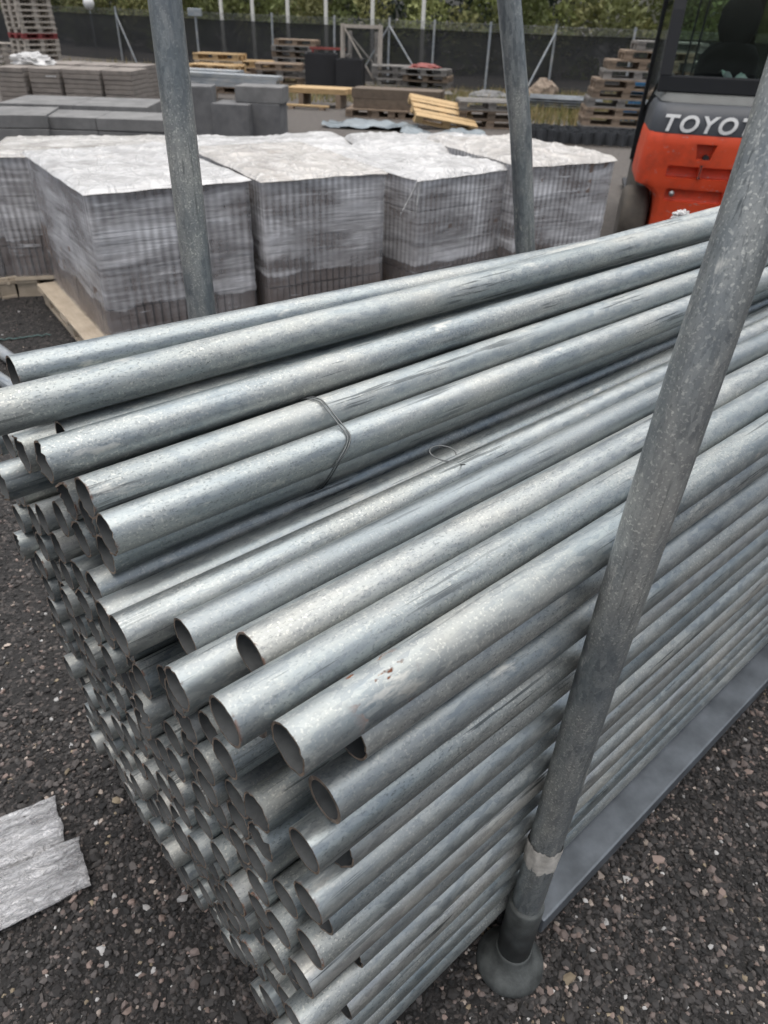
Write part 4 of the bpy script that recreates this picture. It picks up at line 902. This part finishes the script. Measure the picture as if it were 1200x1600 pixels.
for v in me.vertices:
    x = v.co.x*kx+.03; y = v.co.y*.95
    yb = .006+.022*max(0, (y-.036)/.12)**1.3-.025*math.sin(math.pi*min(1, max(0, (x+.36)/.72)))
    v.co = Vector((x, yb-.004-v.co.z, 1.012+y))
def wheel(x, y, r_, w_, name='wheel', mat=RUBBER):
    e = empty(name, (x, y, r_)); e.parent = fk; mb = MB(); mb.lathe([(r_*.6, -w_/2), (r_*.88, -w_/2), (r_*.97, -w_/2+.02), (r_, -w_/2+.045), (r_, w_/2-.045), (r_*.97, w_/2-.02), (r_*.88, w_/2), (r_*.6, w_/2)], 40, axis='X'); mb.build('tyre', mat, e)
    mb = MB(); mb.lathe([(0, -w_/2+.03), (.06, -w_/2+.02), (.08, -w_/2+.05), (r_*.5, -w_/2+.06), (r_*.61, -w_/2+.01), (r_*.61, w_/2-.01), (r_*.5, w_/2-.06), (.08, w_/2-.05), (.06, w_/2-.02), (0, w_/2-.03)], 28, axis='X'); mb.build('rim', BLACK, e); return e
wheel(-.42, .40, .265, .22); wheel(.42, .40, .265, .22); wheel(-.30, 1.75, .28, .18); wheel(.30, 1.75, .28, .18)
mb = MB(); mb.box((0, .40, .27), (.5, .12, .12), bev=.02); mb.build('axle', BLACK, fk)
mb = MB(); mb.box((0, 1.25, .62), (.66, 1.0, .60), bev=.04); mb.build('chassis', BLACK, fk)
cab = empty('cab'); cab.parent = fk
def cbox(name, c, d, mat=GREYPL, bev=.012, rx=0): mb = MB(); mb.box(c, d, bev=bev, rx=rx); return mb.build(name, mat, cab)
CABM = plain('cab_frame_black', (.007, .008, .010), .6, 0, .2)
cbox('sill', (0, .36, 1.31), (.87, .07, .12), CABM)
for x in (-.395, .395): mb = MB(); mb.loft([[Vector((x+a_, y+b_, z)) for a_, b_ in ((-.045, -.04), (.045, -.04), (.045, .04), (-.045, .04))] for y, z in ((.36, 1.37), (.42, 1.8), (.50, 2.12))], True, False); mb.build('rear_pillar', CABM, cab)
for x in (-.40, .40): mb = MB(); mb.loft([[Vector((x+a_, y+b_, z)) for a_, b_ in ((-.028, -.03), (.028, -.03), (.028, .03), (-.028, .03))] for y, z in ((1.78, .55), (1.74, 1.1), (1.55, 2.12))], True, False); mb.build('front_pillar', CABM, cab)
cbox('roof', (0, 1.02, 2.15), (.90, 1.2, .06), CABM)
for x in (-.25, 0, .25): cbox('roof_bar', (x, 1.02, 2.20), (.05, 1.1, .04), CABM)
cbox('rear_window', (0, .39, 1.75), (.70, .008, .72), GLASS, 0)
for x in (-.41, .41):
    mb = MB(); mb.add([(x, .42, 1.40), (x, 1.72, .98), (x, 1.56, 2.10), (x, .52, 2.10)], [(0, 1, 2, 3)]); mb.add([(x-.006*np.sign(x), .42, 1.40), (x-.006*np.sign(x), 1.72, .98), (x-.006*np.sign(x), 1.56, 2.10), (x-.006*np.sign(x), .52, 2.10)], [(3, 2, 1, 0)]); mb.build('door_glass', GLASS, cab)
    mb = MB(); mb.add([(x-.015, .55, .95), (x-.015, 1.75, .55), (x-.015, 1.72, .97), (x-.015, .55, 1.35), (x+.015, .55, .95), (x+.015, 1.75, .55), (x+.015, 1.72, .97), (x+.015, .55, 1.35)], [(3, 2, 1, 0), (4, 5, 6, 7), (0, 1, 5, 4), (1, 2, 6, 5), (2, 3, 7, 6), (3, 0, 4, 7)])
    if x > 0: mb.build('door_panel', CABM, cab)
cbox('windscreen', (0, 1.63, 1.65), (.74, .008, .9), GLASS, 0)
cbox('dashboard', (0, 1.5, 1.08), (.7, .22, .16), BLACK)
mb = MB(); mb.tube([(.18, 1.28, 1.16), (.18, 1.45, 1.0)], .03, 10); mb.lathe([(.17, 1.16), (.19, 1.17), (.19, 1.185), (.17, 1.195)], 24, (.18, 1.25, 0)); mb.build('steering_wheel', BLACK, cab)
for xx in (-.20, -.13): mb = MB(); mb.tube([(xx, .95, 1.2), (xx+.05, 1.2, 2.1)], .009, 8); mb.build('cable', BLACK, cab)
seat = empty('seat'); seat.parent = fk
mb = MB(); mb.box((.10, .98, 1.12), (.50, .5, .14), bev=.05); mb.build('seat_cushion', SEATC, seat)
mb = MB(); mb.loft([[Vector((.10+w_*math.cos(t), y+.07*math.sin(t), z)) for t in np.linspace(0, 2*math.pi, 20, endpoint=False)] for z, w_, y in ((1.18, .24, .72), (1.3, .25, .68), (1.5, .235, .64), (1.58, .17, .62), (1.60, .10, .62))], True, True); mb.build('backrest', SEATC, seat)
mb = MB(); mb.loft([[Vector((.10+w_*math.cos(t), y+.05*math.sin(t), z)) for t in np.linspace(0, 2*math.pi, 20, endpoint=False)] for z, w_, y in ((1.58, .06, .61), (1.61, .12, .60), (1.70, .155, .60), (1.82, .15, .60), (1.88, .11, .60), (1.895, .05, .60))], True, True); mb.build('headrest', SEATC, seat)
mast = empty('mast', (0, 2.2, 0)); mast.parent = fk
for x in (-.34, .34):
    mb = MB(); mb.box((x, 0, 1.15), (.07, .16, 2.2), bev=.008); mb.build('mast_channel', BLACK, mast); mb = MB(); mb.box((x*.82, .12, 1.1), (.06, .12, 2.1), bev=.008); mb.build('mast_channel', BLACK, mast)
    mb = MB(); mb.box((x*.8, .32, .55), (.12, .05, 1.0), bev=.01); mb.box((x*.8, .85, .07), (.12, 1.1, .04), bev=.01); mb.build('fork', BLACK, mast)
for z in (.4, 1.2, 2.2): mb = MB(); mb.box((0, .0, z), (.62, .05, .09)); mb.build('cross_bar', BLACK, mast)
# a folded sheet of paper and a pale cloth lying on the dashboard behind the rear window
def fk_loose(name, c, d, mat, label, cat, rz=0):
    mb = MB(); n = 10; vs = []
    for i in range(n+1):
        for j in range(n+1): x, y = d[0]*(i/n-.5), d[1]*(j/n-.5); vs.append((x, y, d[2]*(.5+mn.noise(Vector((x*9, y*9, d[0]))))))
    mb.add(vs, [(i*(n+1)+j, (i+1)*(n+1)+j, (i+1)*(n+1)+j+1, i*(n+1)+j+1) for i in range(n) for j in range(n)], True); nn_ = len(vs)
    mb.add([(x, y, -.004) for x, y, z in vs], [(i*(n+1)+j+1, (i+1)*(n+1)+j+1, (i+1)*(n+1)+j, i*(n+1)+j) for i in range(n) for j in range(n)]); o = mb.build(name, mat)
    o.matrix_world = Matrix.Translation((2.45, 6.34, 0)) @ Matrix.Rotation(R(-12), 4, 'Z') @ Matrix.Translation(c) @ Matrix.Rotation(rz, 4, 'Z'); return tag(o, label, cat)
fk_loose('paper_sheet', (-.22, .55, 1.285), (.24, .20, .08), PAPER, 'pale sheet of paper on the ledge inside the forklift window', 'paper', .3)
fk_loose('cloth', (.17, .46, 1.29), (.26, .16, .14), VEST, 'pale green cloth on the ledge behind the forklift seat', 'cloth', .2)
cbox('rear_ledge', (0, .58, 1.262), (.68, .30, .02), CABM)
# pale rope bundle of film seen on the far end of the pipes
p = S(1.62, .86, 1.22); o = crumple('film_wad', (p.x, p.y, 1.19), (.030, .016, .020), SHEETS[0], 'white wad of film lying on the pipes before the forklift', 'plastic film', 3, 1.0)
